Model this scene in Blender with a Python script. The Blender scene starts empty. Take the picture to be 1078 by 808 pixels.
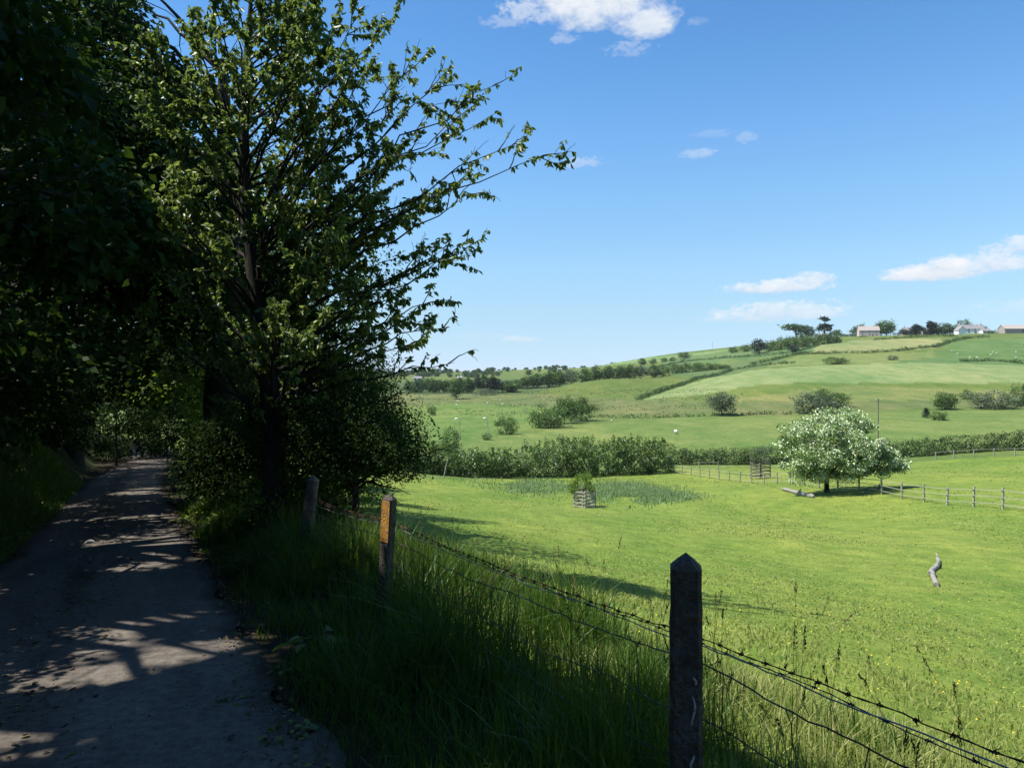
SKY_STRENGTH, SKY_AIR, SKY_DUST, SKY_OZONE, EXPOSURE = .116, 1.0, .0, 3.0, .85
CLOUD_LO, CLOUD_HI = (.36, .41, .48), (.55, .555, .57)
HAZE = .55e-4
import bpy, math, random
import numpy as np
PI = math.pi
F0, CX, CY, EYE = 756.0, 539.0, 404.0, 1.6
rad = math.radians
# ------------------------------------------------------------------ terrain
U = np.array([-0.464, 0.886]); N = np.array([0.886, 0.464])      # lane direction, its right hand side
LANE_R, LANE_L, FENCE = 0.82, -1.62, 1.80

def at(px, py, D):
    return ((px - CX) / F0 * D, D, EYE - (py - CY) / F0 * D)

def sstep(x, a, b):
    t = np.clip((x - a) / (b - a), 0, 1)
    return t * t * (3 - 2 * t)

def lane_z(s):
    s = np.asarray(s, float)
    q = np.clip(s - 8, 0, 60)
    return -0.0715 * s + 0.0004 * q * q

_PIX = [  # px, py, distance of points on the open ground
 (1078,808,4.4),(900,700,6.7),(1078,700,8.6),(1078,620,19),(984,605,21),(800,620,14.5),(640,600,14.5),(540,600,12.5),
 (640,560,27),(800,570,27),(1000,570,30),(480,545,25),(617,537,56),(470,520,46),(750,535,52),(872,522,58),(872,535,53),(912,532,53),(840,533,53.5),(890,548,47),(1050,535,43),
 (970,525,52),(715,495,104),(600,502,94),(460,497,90),(380,505,62),(950,484,108),(1078,474,102),(800,491,112),(860,500,88),
 (1200,560,34),(1200,470,100),
 (700,466,150),(850,466,140),(1000,460,140),(700,445,205),(850,445,190),(1000,440,190),(620,437,250),(830,436,232),(1078,431,218),(1200,425,220),
 (480,458,165),(560,452,190),(480,427,310),(480,415,410),(560,425,320),(560,413,420),(430,412,470),(520,409,480),
 (575,411,430),(672,421,300),(640,400,410),(600,405,415),(735,398,420),(700,405,380),
 (760,421,270),(900,421,260),(1050,421,250),(800,400,330),(900,402,310),(1050,402,300),(800,390,390),(900,384,385),(1000,382,385),(1078,384,380),(1250,384,380),
 (900,372,480),(900,360,575),(900,355,640),(985,352,640),(1040,351,620),(1078,351,610),(1250,348,620),(1040,372,460),(960,375,460),(780,372,610),(700,377,720),
 (850,356,680),(800,362,720),(760,366,760),(700,374,840),(640,384,920),(590,388,1100),(740,388,520),(650,392,600),
 (500,394,1500),(560,392,1700),(430,394,1600),(380,394,1500),(300,395,900),(560,395,900),(480,398,800),(430,402,650),(520,401,600),(560,402,620),
]
_pts = [at(*p) for p in _PIX]
for s in (-12, -6, -2, 0, 2, 4, 6, 8, 10, 12, 15, 18, 22, 26, 30, 36, 42, 50, 60):      # along the fence, level with the lane
    p = U * s + N * 2.2
    _pts.append((p[0], p[1], float(lane_z(s))))
    p = U * s + N * -4.0
    _pts.append((p[0], p[1], float(lane_z(s)) + 2.0))
_pts += [(5, -3, -0.6), (15, -10, -2.4), (40, -20, -4.0), (-20, -30, 3.0), (-60, 0, 6), (-60, 40, 3), (40, 10, -5.2), (70, 30, -4.5),
         (-90, 90, -3), (-60, 120, -6), (-200, 300, 0), (-500, 600, 10), (-900, 1200, 20), (0, -300, 10), (300, -200, 12), (-300, -200, 18),
         (250, 150, 0), (500, 300, 25), (800, 700, 50), (500, 900, 25), (1200, 1500, 0), (200, 1300, 0), (-3000, 3000, 44), (0, 3400, 50), (1500, 3000, 45), (3000, 3000, 44),
         (3000, 0, 40), (0, -3000, 40), (-3000, 0, 40), (-3000, -3000, 40), (3000, -3000, 40)]
_P = np.array(_pts, float)

def _ker(r2):
    return 0.5 * r2 * np.log(r2 + 1e-9)

def _fit():
    p = _P[:, :2] / 100.0
    n = len(p)
    r2 = ((p[:, None, :] - p[None, :, :]) ** 2).sum(-1)
    K = _ker(r2) + np.eye(n) * 2e-4
    Q = np.hstack([np.ones((n, 1)), p])
    A = np.block([[K, Q], [Q.T, np.zeros((3, 3))]])
    b = np.concatenate([_P[:, 2], np.zeros(3)])
    w = np.linalg.solve(A, b)
    return p, w[:n], w[n:]
_CP, _W, _AF = _fit()

def _tps(X, Y):
    q = np.stack([X, Y], -1) / 100.0
    out = np.empty(len(q))
    for i in range(0, len(q), 20000):
        b = q[i:i + 20000]
        r2 = ((b[:, None, :] - _CP[None]) ** 2).sum(-1)
        out[i:i + 20000] = _ker(r2) @ _W + _AF[0] + b @ _AF[1:]
    return out

def vnoise(x, y, seed=0):
    x = np.asarray(x, float); y = np.asarray(y, float)
    xi = np.floor(x).astype(np.int64); yi = np.floor(y).astype(np.int64)
    fx = x - xi; fy = y - yi
    fx = fx * fx * (3 - 2 * fx); fy = fy * fy * (3 - 2 * fy)
    def h(a, b):
        k = (a * 374761393 + b * 668265263 + seed * 974711) & 0x7fffffff
        k = ((k ^ (k >> 13)) * 1274126177) & 0x7fffffff
        return ((k ^ (k >> 16)) & 0xffff) / 65535.0
    a, b, c, d = h(xi, yi), h(xi + 1, yi), h(xi, yi + 1), h(xi + 1, yi + 1)
    return (a * (1 - fx) + b * fx) * (1 - fy) + (c * (1 - fx) + d * fx) * fy - 0.5

def H(X, Y):
    X = np.atleast_1d(np.asarray(X, float)); Y = np.atleast_1d(np.asarray(Y, float))
    s = U[0] * X + U[1] * Y; off = N[0] * X + N[1] * Y
    z = _tps(X, Y)
    r = np.hypot(X, Y)
    zl = lane_z(np.clip(s, -40, 75))
    near = 1 - sstep(np.maximum(s, -s * 1.5), 55, 75)
    # left bank, steep and lumpy, above the lane
    bl = -off - 1.75
    bank = zl + 1.75 * sstep(bl, 0.0, 1.9) + 0.22 * np.clip(bl - 1.2, 0, 12) + 0.35 * sstep(bl, 0.1, 1.0) * vnoise(s * .8, off * .8, 3)
    right = 1 - sstep(off, 2.0, 5.0)
    z2 = np.where(off < -1.75, bank, zl)
    z = z * (1 - right * near) + z2 * right * near
    rough = sstep(off, 2.0, 5.0) * (1 - sstep(r, 150, 400))
    z = z + rough * (0.22 * vnoise(X * .22, Y * .22, 1) + 0.10 * vnoise(X * .7, Y * .7, 2))
    far = sstep(r, 200, 500)
    z = z + far * 1.6 * vnoise(X / 70, Y / 70, 5)
    return z

def hz(x, y):
    return float(H(x, y)[0])

def hit(px, py, dmin=2.0, dmax=5000.0):
    """The first point of the ground along the line of sight of a photo pixel."""
    d = np.exp(np.linspace(math.log(dmin), math.log(dmax), 2400))
    X = (px - CX) / F0 * d; Z = EYE - (py - CY) / F0 * d
    under = H(X, d) >= Z
    if not under.any():
        return None
    i = int(np.argmax(under))
    D = d[i]
    if i:
        lo, hi = d[i - 1], d[i]
        for _ in range(18):
            m = (lo + hi) / 2
            if hz((px - CX) / F0 * m, m) >= EYE - (py - CY) / F0 * m: hi = m
            else: lo = m
        D = hi
    return np.array([(px - CX) / F0 * D, D, hz((px - CX) / F0 * D, D)])
# ------------------------------------------------------------------ helpers
scene = bpy.context.scene
COL = scene.collection
rng = np.random.default_rng(7)
random.seed(7)

def tag(o, label=None, cat=None, group=None, kind=None):
    for k, v in (('label', label), ('category', cat), ('group', group), ('kind', kind)):
        if v: o[k] = v
    return o

def empty(name, loc=(0, 0, 0)):
    o = bpy.data.objects.new(name, None)
    o.empty_display_size = 0.2
    o.location = [float(v) for v in loc]
    COL.objects.link(o)
    return o

class MB:
    """collects vertices, faces, material slots and a per-vertex tint, then builds ONE mesh object"""
    def __init__(self):
        self.v, self.f, self.m, self.t, self.n, self.sm = [], [], [], [], 0, []
    def add(self, V, F, mat=0, tint=0.5, smooth=False):
        V = np.asarray(V, float).reshape(-1, 3); F = np.asarray(F, np.int64)
        self.v.append(V); self.f.append(F + self.n); self.m.append(np.full(len(F), mat)); self.n += len(V)
        self.t.append(np.broadcast_to(np.asarray(tint, float), (len(V),))); self.sm.append(np.full(len(F), smooth))
    def box(self, c, size, rz=0, mat=0, tilt=(0, 0), tint=.5):
        sx, sy, sz = [v / 2 for v in size]
        v = np.array([(a * sx, b * sy, d * sz) for d in (-1, 1) for b in (-1, 1) for a in (-1, 1)])
        v = rot_xyz(v, tilt[0], tilt[1], rz) + np.array(c)
        self.add(v, [(0, 2, 3, 1), (4, 5, 7, 6), (0, 1, 5, 4), (2, 6, 7, 3), (0, 4, 6, 2), (1, 3, 7, 5)], mat, tint)
    def tube(self, pts, r, sides=6, mat=0, tint=.5, cap=True):
        P = np.asarray(pts, float); n = len(P)
        R = np.broadcast_to(np.asarray(r, float), (n,))
        T = np.gradient(P, axis=0); T /= np.linalg.norm(T, axis=1)[:, None] + 1e-12
        ref = np.array([0, 0, 1.0]) if abs(T[0, 2]) < .85 else np.array([1.0, 0, 0])
        A = np.cross(T, ref); A /= np.linalg.norm(A, axis=1)[:, None] + 1e-12
        B = np.cross(T, A)
        an = np.arange(sides) / sides * 2 * PI
        V = P[:, None] + R[:, None, None] * (np.cos(an)[None, :, None] * A[:, None] + np.sin(an)[None, :, None] * B[:, None])
        i = np.arange(n - 1)[:, None] * sides; j = np.arange(sides)[None]; k = (j + 1) % sides
        F = np.stack([i + j, i + k, i + sides + k, i + sides + j], -1).reshape(-1, 4)
        self.add(V.reshape(-1, 3), F, mat, tint, True)
        if cap:
            for ring in (0, n - 1):
                base = V[ring]
                self.add(np.vstack([base, P[ring]]), [(a, (a + 1) % sides, sides, sides) if ring == 0 else ((a + 1) % sides, a, sides, sides) for a in range(sides)], mat, tint)
    def build(self, name, mats, parent=None, loc=(0, 0, 0)):
        V = np.vstack(self.v) - np.array(loc, float)
        F = np.vstack(self.f); M = np.concatenate(self.m); T = np.concatenate(self.t); S = np.concatenate(self.sm)
        o = raw_mesh(name, V, F, T, mats, parent, M, S)
        if parent is None: o.location = [float(q) for q in loc]
        return o

def raw_mesh(name, V, F, T, mats, parent=None, M=None, S=None):
    """F is (n,4); a row whose last two entries are equal is a triangle"""
    me = bpy.data.meshes.new(name)
    V = np.asarray(V, np.float32); F = np.asarray(F, np.int32)
    tri = F[:, 2] == F[:, 3]
    tot = np.where(tri, 3, 4).astype(np.int32)
    keep = np.ones(F.shape, bool); keep[tri, 3] = False
    flat = F[keep]
    start = np.concatenate([[0], np.cumsum(tot)[:-1]]).astype(np.int32)
    me.vertices.add(len(V)); me.vertices.foreach_set('co', V.ravel())
    me.loops.add(len(flat)); me.loops.foreach_set('vertex_index', flat.astype(np.int32))
    me.polygons.add(len(F)); me.polygons.foreach_set('loop_start', start); me.polygons.foreach_set('loop_total', tot)
    if M is not None: me.polygons.foreach_set('material_index', M.astype(np.int32))
    if S is not None: me.polygons.foreach_set('use_smooth', S.astype(bool))
    for m in (mats if isinstance(mats, (list, tuple)) else [mats]): me.materials.append(m)
    if T is not None:
        a = me.attributes.new('tint', 'FLOAT', 'POINT'); a.data.foreach_set('value', np.asarray(T, np.float32))
    me.update(); me.validate()
    o = bpy.data.objects.new(name, me); COL.objects.link(o)
    if parent is not None: o.parent = parent
    return o

def rot_xyz(v, rx, ry, rz):
    v = np.asarray(v, float)
    for ax, an in ((0, rx), (1, ry), (2, rz)):
        if an:
            c, s = math.cos(an), math.sin(an); a, b = [(1, 2), (2, 0), (0, 1)][ax]
            w = v.copy(); w[:, a] = c * v[:, a] - s * v[:, b]; w[:, b] = s * v[:, a] + c * v[:, b]; v = w
    return v

def norm(a):
    return a / (np.linalg.norm(a, axis=-1, keepdims=True) + 1e-9)

def rand_dirs(n, g=None):
    return norm((g or rng).normal(size=(n, 3)))

def leaves(P, axis, nrm, L, W, tint, full=True, fold=.18, droop=.1):
    """leaf blades: each one six points folded along its midrib (full) or a four-point diamond"""
    n = len(P); a = norm(axis); nrm = norm(nrm - (nrm * a).sum(-1, keepdims=True) * a); b = np.cross(a, nrm)
    L = np.broadcast_to(L, (n,))[:, None]; W = np.broadcast_to(W, (n,))[:, None]
    up = nrm * fold * W
    if full:
        V = np.stack([P, P + a * L * .30 + b * W * .5 + up, P + a * L * .68 + b * W * .38 + up * .7, P + a * L - nrm * droop * L,
                      P + a * L * .68 - b * W * .38 + up * .7, P + a * L * .30 - b * W * .5 + up], 1)
        base = np.arange(n)[:, None] * 6
        F = np.concatenate([base + np.array([0, 1, 2, 3]), base + np.array([3, 4, 5, 0])], 1).reshape(-1, 4)
        k = 6
    else:
        V = np.stack([P, P + a * L * .45 + b * W * .5 + up, P + a * L - nrm * droop * L, P + a * L * .45 - b * W * .5 + up], 1)
        F = np.arange(n)[:, None] * 4 + np.array([0, 1, 2, 3]); k = 4
    return V.reshape(-1, 3), F, np.repeat(np.broadcast_to(tint, (n,)), k)

# ------------------------------------------------------------------ materials
def new_mat(name):
    m = bpy.data.materials.new(name); m.use_nodes = True
    nt = m.node_tree; nt.nodes.clear()
    return m, nt, nt.nodes, nt.links

def ramp(nodes, stops, interp='LINEAR'):
    r = nodes.new('ShaderNodeValToRGB'); e = r.color_ramp; e.interpolation = interp
    while len(e.elements) < len(stops): e.elements.new(.5)
    for el, (p, c) in zip(e.elements, stops):
        el.position = p; el.color = (*c, 1)
    return r

def noise(nodes, links, vec, scale, detail=4, rough=.55):
    t = nodes.new('ShaderNodeTexNoise'); t.inputs['Scale'].default_value = scale
    t.inputs['Detail'].default_value = detail; t.inputs['Roughness'].default_value = rough
    links.new(vec, t.inputs['Vector']); return t

def mix(nodes, links, fac, a, b, mode='MIX'):
    m = nodes.new('ShaderNodeMix'); m.data_type = 'RGBA'; m.blend_type = mode
    for s, x in ((0, fac), (6, a), (7, b)):
        if hasattr(x, 'is_output'): links.new(x, m.inputs[s])
        elif s == 0: m.inputs[0].default_value = x
        else: m.inputs[s].default_value = (*x, 1)
    return m.outputs[2]

def leaf_mat(name, stops, trans=.35, tcol=(.20, .30, .03), rough=.5, spec=.35):
    m, nt, nd, ln = new_mat(name)
    at_ = nd.new('ShaderNodeAttribute'); at_.attribute_name = 'tint'
    r = ramp(nd, stops); ln.new(at_.outputs['Fac'], r.inputs[0])
    p = nd.new('ShaderNodeBsdfPrincipled'); p.inputs['Roughness'].default_value = rough
    p.inputs['Specular IOR Level'].default_value = spec
    ln.new(r.outputs[0], p.inputs['Base Color'])
    t = nd.new('ShaderNodeBsdfTranslucent')
    ln.new(mix(nd, ln, .55, r.outputs[0], tcol), t.inputs['Color'])
    x = nd.new('ShaderNodeMixShader'); x.inputs[0].default_value = trans
    ln.new(p.outputs[0], x.inputs[1]); ln.new(t.outputs[0], x.inputs[2])
    o = nd.new('ShaderNodeOutputMaterial'); ln.new(x.outputs[0], o.inputs[0])
    return m

def surf_mat(name, c1, c2, scale=6, rough=.9, bump=.3, c3=None, stretch=(1, 1, 1), metal=0, spec=.3, world=False, dist=.02):
    m, nt, nd, ln = new_mat(name)
    tc = nd.new('ShaderNodeTexCoord'); mp = nd.new('ShaderNodeMapping'); mp.inputs['Scale'].default_value = stretch
    if world:
        g = nd.new('ShaderNodeNewGeometry'); ln.new(g.outputs['Position'], mp.inputs['Vector'])
    else: ln.new(tc.outputs['Object'], mp.inputs['Vector'])
    n1 = noise(nd, ln, mp.outputs[0], scale, 6, .65); n2 = noise(nd, ln, mp.outputs[0], scale * 5.3, 4, .6)
    r = ramp(nd, [(.32, c1), (.68, c2)]); ln.new(n1.outputs['Fac'], r.inputs[0])
    c = r.outputs[0]
    if c3:
        r3 = ramp(nd, [(.5, (0, 0, 0)), (.62, (1, 1, 1))]); ln.new(n2.outputs['Fac'], r3.inputs[0])
        c = mix(nd, ln, r3.outputs[0], c, c3)
    p = nd.new('ShaderNodeBsdfPrincipled'); p.inputs['Roughness'].default_value = rough; p.inputs['Metallic'].default_value = metal
    p.inputs['Specular IOR Level'].default_value = spec
    ln.new(c, p.inputs['Base Color'])
    b = nd.new('ShaderNodeBump'); b.inputs['Strength'].default_value = bump; b.inputs['Distance'].default_value = dist
    ln.new(n2.outputs['Fac'], b.inputs['Height']); ln.new(b.outputs[0], p.inputs['Normal'])
    o = nd.new('ShaderNodeOutputMaterial'); ln.new(p.outputs[0], o.inputs[0])
    return m

def srgb(*c):
    return tuple(((v / 255 + .055) / 1.055) ** 2.4 if v > 10 else v / 255 / 12.92 for v in c)

M = {}
M['bark'] = surf_mat('bark', (.012, .010, .008), (.036, .030, .024), 9, .95, .8, stretch=(1, 1, .25), c3=(.03, .036, .022))
M['bark_far'] = surf_mat('bark_far', (.03, .024, .018), (.07, .055, .04), 3, .95, .3)
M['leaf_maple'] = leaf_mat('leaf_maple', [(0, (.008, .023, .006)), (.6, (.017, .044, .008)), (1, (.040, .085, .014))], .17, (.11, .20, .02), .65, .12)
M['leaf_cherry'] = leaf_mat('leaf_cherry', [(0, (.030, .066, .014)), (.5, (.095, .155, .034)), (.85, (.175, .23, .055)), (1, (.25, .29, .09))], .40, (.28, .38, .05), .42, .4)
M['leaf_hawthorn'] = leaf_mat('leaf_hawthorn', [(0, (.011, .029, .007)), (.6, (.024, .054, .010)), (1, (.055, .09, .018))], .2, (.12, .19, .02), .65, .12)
M['leaf_fresh'] = leaf_mat('leaf_fresh', [(0, (.04, .085, .012)), (.6, (.085, .16, .018)), (1, (.15, .22, .03))], .42, (.26, .40, .03))
M['leaf_hedge'] = leaf_mat('leaf_hedge', [(0, (.020, .048, .010)), (.5, (.062, .122, .020)), (.9, (.14, .205, .034)), (.93, (.36, .42, .26)), (1, (.40, .45, .30))], .25, (.16, .26, .03))
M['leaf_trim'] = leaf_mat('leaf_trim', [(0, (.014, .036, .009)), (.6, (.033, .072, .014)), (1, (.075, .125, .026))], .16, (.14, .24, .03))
M['leaf_blossom'] = leaf_mat('leaf_blossom', [(0, (.055, .115, .022)), (.5, (.15, .25, .06)), (.66, (.24, .34, .10)), (.70, (.48, .58, .30)), (1, (.74, .80, .56))], .16, (.24, .34, .08))
M['leaf_far'] = leaf_mat('leaf_far', [(0, (.024, .058, .016)), (.6, (.055, .112, .026)), (1, (.11, .17, .042))], .2, (.12, .2, .03))
M['leaf_mid'] = leaf_mat('leaf_mid', [(0, (.034, .075, .016)), (.6, (.075, .14, .026)), (1, (.13, .20, .04))], .22, (.16, .26, .03))
M['leaf_pale'] = leaf_mat('leaf_pale', [(0, (.055, .085, .04)), (.6, (.11, .15, .075)), (1, (.19, .22, .13))], .2, (.16, .22, .08))
M['leaf_dark'] = leaf_mat('leaf_dark', [(0, (.010, .022, .012)), (.6, (.018, .038, .018)), (1, (.035, .06, .025))], .12, (.05, .09, .03))
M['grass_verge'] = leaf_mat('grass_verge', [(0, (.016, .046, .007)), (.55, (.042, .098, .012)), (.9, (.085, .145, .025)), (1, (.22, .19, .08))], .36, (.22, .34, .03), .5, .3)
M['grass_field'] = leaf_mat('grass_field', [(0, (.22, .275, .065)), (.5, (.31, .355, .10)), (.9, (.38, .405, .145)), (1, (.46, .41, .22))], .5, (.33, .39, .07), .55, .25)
M['grass_rough'] = leaf_mat('grass_rough', [(0, (.15, .23, .09)), (.6, (.22, .31, .13)), (1, (.32, .38, .20))], .45, (.18, .28, .06), .55, .25)
M['rushes'] = leaf_mat('rushes', [(0, (.07, .085, .035)), (.6, (.13, .135, .06)), (1, (.20, .19, .10))], .3, (.18, .2, .08), .7, .1)
M['seed'] = leaf_mat('seed', [(0, (.05, .05, .015)), (.5, (.10, .09, .035)), (1, (.22, .18, .08))], .25, (.2, .18, .05), .7, .1)
M['buttercup'] = leaf_mat('buttercup', [(0, (.75, .55, .01)), (1, (.85, .70, .03))], .25, (.8, .6, .02), .35, .5)
M['concrete'] = surf_mat('concrete', (.035, .031, .028), (.15, .14, .125), 10, .9, .8, c3=(.10, .05, .022))
M['concrete_orange'] = surf_mat('concrete_orange', (.30, .14, .03), (.58, .28, .03), 14, .9, .5, c3=(.16, .12, .085))
M['lichen'] = surf_mat('lichen', (.42, .42, .38), (.55, .54, .5), 20, .95, .3)
M['grit'] = surf_mat('grit', (.07, .065, .06), (.16, .15, .14), 9, .9, .4)
M['rust'] = surf_mat('rust', (.055, .022, .012), (.16, .065, .03), 25, .85, .3, world=True)
M['wire'] = surf_mat('wire', (.03, .028, .026), (.10, .095, .09), 8, .6, .2, metal=.5, world=True)
M['zinc'] = surf_mat('zinc', (.22, .22, .21), (.36, .36, .35), 8, .5, .1, metal=.6, world=True)
M['grey_wood'] = surf_mat('grey_wood', (.22, .205, .17), (.34, .32, .27), 7, .9, .4, world=True)
M['pale_wood'] = surf_mat('pale_wood', (.25, .245, .175), (.36, .355, .26), 7, .9, .3, world=True)
M['dark_wood'] = surf_mat('dark_wood', (.10, .085, .07), (.22, .19, .16), 7, .9, .4, world=True)
M['dead_wood'] = surf_mat('dead_wood', (.20, .185, .16), (.36, .34, .30), 6, .9, .6, c3=(.10, .09, .075))
M['stone'] = surf_mat('stone', (.26, .24, .20), (.42, .40, .36), 9, .9, .6)
M['render_white'] = surf_mat('render_white', (.72, .71, .68), (.82, .81, .79), 2, .9, .05)
M['render_pink'] = surf_mat('render_pink', (.42, .34, .30), (.52, .43, .38), 2, .9, .05)
M['render_cream'] = surf_mat('render_cream', (.52, .48, .40), (.64, .60, .52), 2, .9, .05)
M['barn_wall'] = surf_mat('barn_wall', (.27, .235, .21), (.36, .31, .28), 2, .9, .1)
M['slate'] = surf_mat('slate', (.17, .16, .165), (.26, .245, .24), 3, .8, .1)
M['clay_tile'] = surf_mat('clay_tile', (.30, .255, .23), (.38, .33, .30), 3, .85, .1)
M['glass'] = surf_mat('window_glass', (.02, .025, .03), (.04, .045, .05), 1, .1, 0, spec=.8)
M['wool'] = surf_mat('wool', (.58, .56, .50), (.72, .70, .65), 12, .95, .3)
M['sheep_face'] = surf_mat('sheep_face', (.10, .09, .08), (.3, .28, .25), 12, .9, .1)
M['steel'] = surf_mat('steel', (.20, .21, .21), (.30, .31, .31), 4, .5, .05, metal=.4)
M['lamp'] = surf_mat('lamp_glass', (.62, .60, .54), (.72, .7, .64), 4, .3, .0)
M['litter'] = leaf_mat('litter', [(0, (.035, .024, .014)), (.6, (.10, .07, .035)), (.85, (.16, .15, .05)), (1, (.12, .20, .05))], .1, (.2, .15, .05), .8, .2)
# ------------------------------------------------------------------ camera, sun, sky
cam_d = bpy.data.cameras.new('camera'); cam = bpy.data.objects.new('camera', cam_d); COL.objects.link(cam)
cam_d.sensor_width = 36; cam_d.lens = F0 / 1078 * 36; cam_d.clip_start = .05; cam_d.clip_end = 20000
cam.location = (0, 0, EYE); cam.rotation_euler = (rad(90), 0, 0)
scene.camera = cam
SUN_EL, SUN_AZ = rad(60), math.atan2(-.99, -.12)            # azimuth clockwise from +Y
# how far a shadow moves per metre of height: across the lane (to its right) and along it
SUN = np.array([math.cos(SUN_EL) * math.sin(SUN_AZ), math.cos(SUN_EL) * math.cos(SUN_AZ), math.sin(SUN_EL)])
_sh = -SUN[:2] / SUN[2]
OFFK, SK = float(N @ _sh), float(U @ _sh)
sl = bpy.data.lights.new('sun', 'SUN'); sl.energy = 5.0; sl.angle = rad(.53); sl.color = (1, .955, .88)
so = bpy.data.objects.new('sun', sl); COL.objects.link(so)
from mathutils import Vector
so.rotation_euler = Vector((-SUN).tolist()).to_track_quat('-Z', 'Y').to_euler()
so.location = (-20, 8, 40)

W = bpy.data.worlds.new('World'); scene.world = W; W.use_nodes = True
nt = W.node_tree; nd, ln = nt.nodes, nt.links; nd.clear()
sky = nd.new('ShaderNodeTexSky'); sky.sky_type = 'NISHITA'; sky.sun_disc = False
sky.sun_elevation = SUN_EL; sky.sun_rotation = SUN_AZ % (2 * PI)
sky.altitude = 0; sky.air_density = SKY_AIR; sky.dust_density = SKY_DUST; sky.ozone_density = SKY_OZONE
bg = nd.new('ShaderNodeBackground'); bg.inputs[1].default_value = SKY_STRENGTH
tc = nd.new('ShaderNodeTexCoord'); sp = nd.new('ShaderNodeSeparateXYZ'); ln.new(tc.outputs['Generated'], sp.inputs[0])
def mth(op, a, b=None, c=None, clamp=False):
    m = nd.new('ShaderNodeMath'); m.operation = op; m.use_clamp = clamp
    for i, x in enumerate((a, b, c)):
        if x is None: continue
        if hasattr(x, 'is_output'): ln.new(x, m.inputs[i])
        else: m.inputs[i].default_value = x
    return m.outputs[0]
hor = mth('SQRT', mth('ADD', mth('MULTIPLY', sp.outputs[0], sp.outputs[0]), mth('MULTIPLY', sp.outputs[1], sp.outputs[1])))
az = mth('ARCTAN2', sp.outputs[0], sp.outputs[1]); el = mth('ARCTAN2', sp.outputs[2], hor)
cv = nd.new('ShaderNodeCombineXYZ'); ln.new(mth('MULTIPLY', az, 1.0), cv.inputs[0]); ln.new(mth('MULTIPLY', el, 1.7), cv.inputs[1])
cn = noise(nd, ln, cv.outputs[0], 13, 9, .60); cn.inputs['Distortion'].default_value = .6
cn2 = noise(nd, ln, cv.outputs[0], 42, 8, .66)
cn3 = noise(nd, ln, cv.outputs[0], 120, 6, .62)
fine_warp = mth('ADD', mth('ADD', mth('MULTIPLY', mth('SUBTRACT', cn.outputs['Fac'], .5), .7), mth('MULTIPLY', mth('SUBTRACT', cn2.outputs['Fac'], .5), 2.6)), mth('MULTIPLY', mth('SUBTRACT', cn3.outputs['Fac'], .5), 2.0))
warp = mth('ADD', mth('MULTIPLY', mth('SUBTRACT', cn.outputs['Fac'], .5), 2.9), mth('MULTIPLY', mth('SUBTRACT', cn2.outputs['Fac'], .5), 1.5))
# azimuth and elevation (degrees) of each cloud, its half width and half height, how thick it is, its roughness
CLOUDS = [(6.8, 27.8, 6.2, 2.5, 1.0, .75), (8.5, 29.5, 7.0, 3.0, 1.0, .8), (10.4, 26.3, 3.2, 1.5, .9, .9), (2.4, 27.4, 3.6, 1.0, .55, 1.3), (-.6, 26.7, 2.4, .5, .3, 1.4), (9.2, 24.6, 2.2, .6, .25, 1.5), (4.2, 25.6, 1.2, .5, .3, 1.4),
          (20.2, 7.1, 4.4, .75, .85, .9), (22.6, 7.6, 1.9, .7, .75, .8), (20.6, 5.2, 5.4, 1.1, .62, 1.0), (22.5, 5.3, 2.6, .8, .5, 1.0), (17.0, 4.9, 2.6, .6, .25, 1.2), (30.4, 7.5, 3.6, .95, 1.0, .7), (31.4, 8.0, 1.8, .8, 1.0, .7), (33.6, 7.8, 2.8, 1.1, .8, .8), (35.6, 8.8, 2.6, .9, .62, 1.1), (36, 4.9, 4.0, .7, .24, 1.2),
          (.6, 3.5, 1.8, .36, .40, 1.0), (5.4, 17.0, 2.4, .50, .32, 1.3), (14.5, 17.2, 1.6, .45, .3, 1.3), (18.0, 18.0, .9, .5, .2, 1.2), (15.8, 18.5, 2.0, .35, .12, 1.4), (-2.6, 3.7, 3.2, .4, .14, 1.5), (14.4, 26.0, 1.0, .4, .2, 1.0),
          (-60, 30, 12, 5, .9, 1), (75, 25, 16, 5, .9, 1), (140, 20, 20, 4, .8, 1), (-130, 35, 15, 6, .9, 1), (50, 12, 10, 1.6, .7, 1), (58, 40, 14, 6, .9, 1)]
dens = None; num = None; den = None
for a0, e0, sa, se, th, ro in CLOUDS:
    u = mth('DIVIDE', mth('SUBTRACT', az, rad(a0)), rad(sa)); v = mth('DIVIDE', mth('SUBTRACT', el, rad(e0)), rad(se))
    base_flat = .45 if se < 1.25 and e0 < 10 else .15
    v = mth('MULTIPLY', v, mth('ADD', 1 + base_flat, mth('MULTIPLY', mth('SIGN', v), -base_flat)))
    e = mth('SUBTRACT', 1.0, mth('ADD', mth('MULTIPLY', u, u), mth('MULTIPLY', v, v)))
    e = mth('ADD', e, mth('MULTIPLY', warp if se > 1.25 else fine_warp, ro))
    e = mth('MULTIPLY', e, 1.0, clamp=True)
    e = mth('MULTIPLY', mth('SMOOTH_MIN', e, .8, .3), th * 1.25, clamp=True)
    lit = mth('MULTIPLY', e, mth('ADD', mth('MULTIPLY_ADD', v, .45, .55), mth('MULTIPLY', mth('SUBTRACT', cn2.outputs['Fac'], .5), 1.2), clamp=True))
    num = lit if num is None else mth('ADD', num, lit); den = mth('ADD', e, .02) if den is None else mth('ADD', den, e)
    dens = e if dens is None else mth('MAXIMUM', dens, e)
ccol = ramp(nd, [(0, CLOUD_LO), (1, CLOUD_HI)]); ln.new(mth('DIVIDE', num, den), ccol.inputs[0])
cs = nd.new('ShaderNodeVectorMath'); cs.operation = 'SCALE'; cs.inputs['Scale'].default_value = 1 / SKY_STRENGTH
ln.new(ccol.outputs[0], cs.inputs[0])
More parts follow.
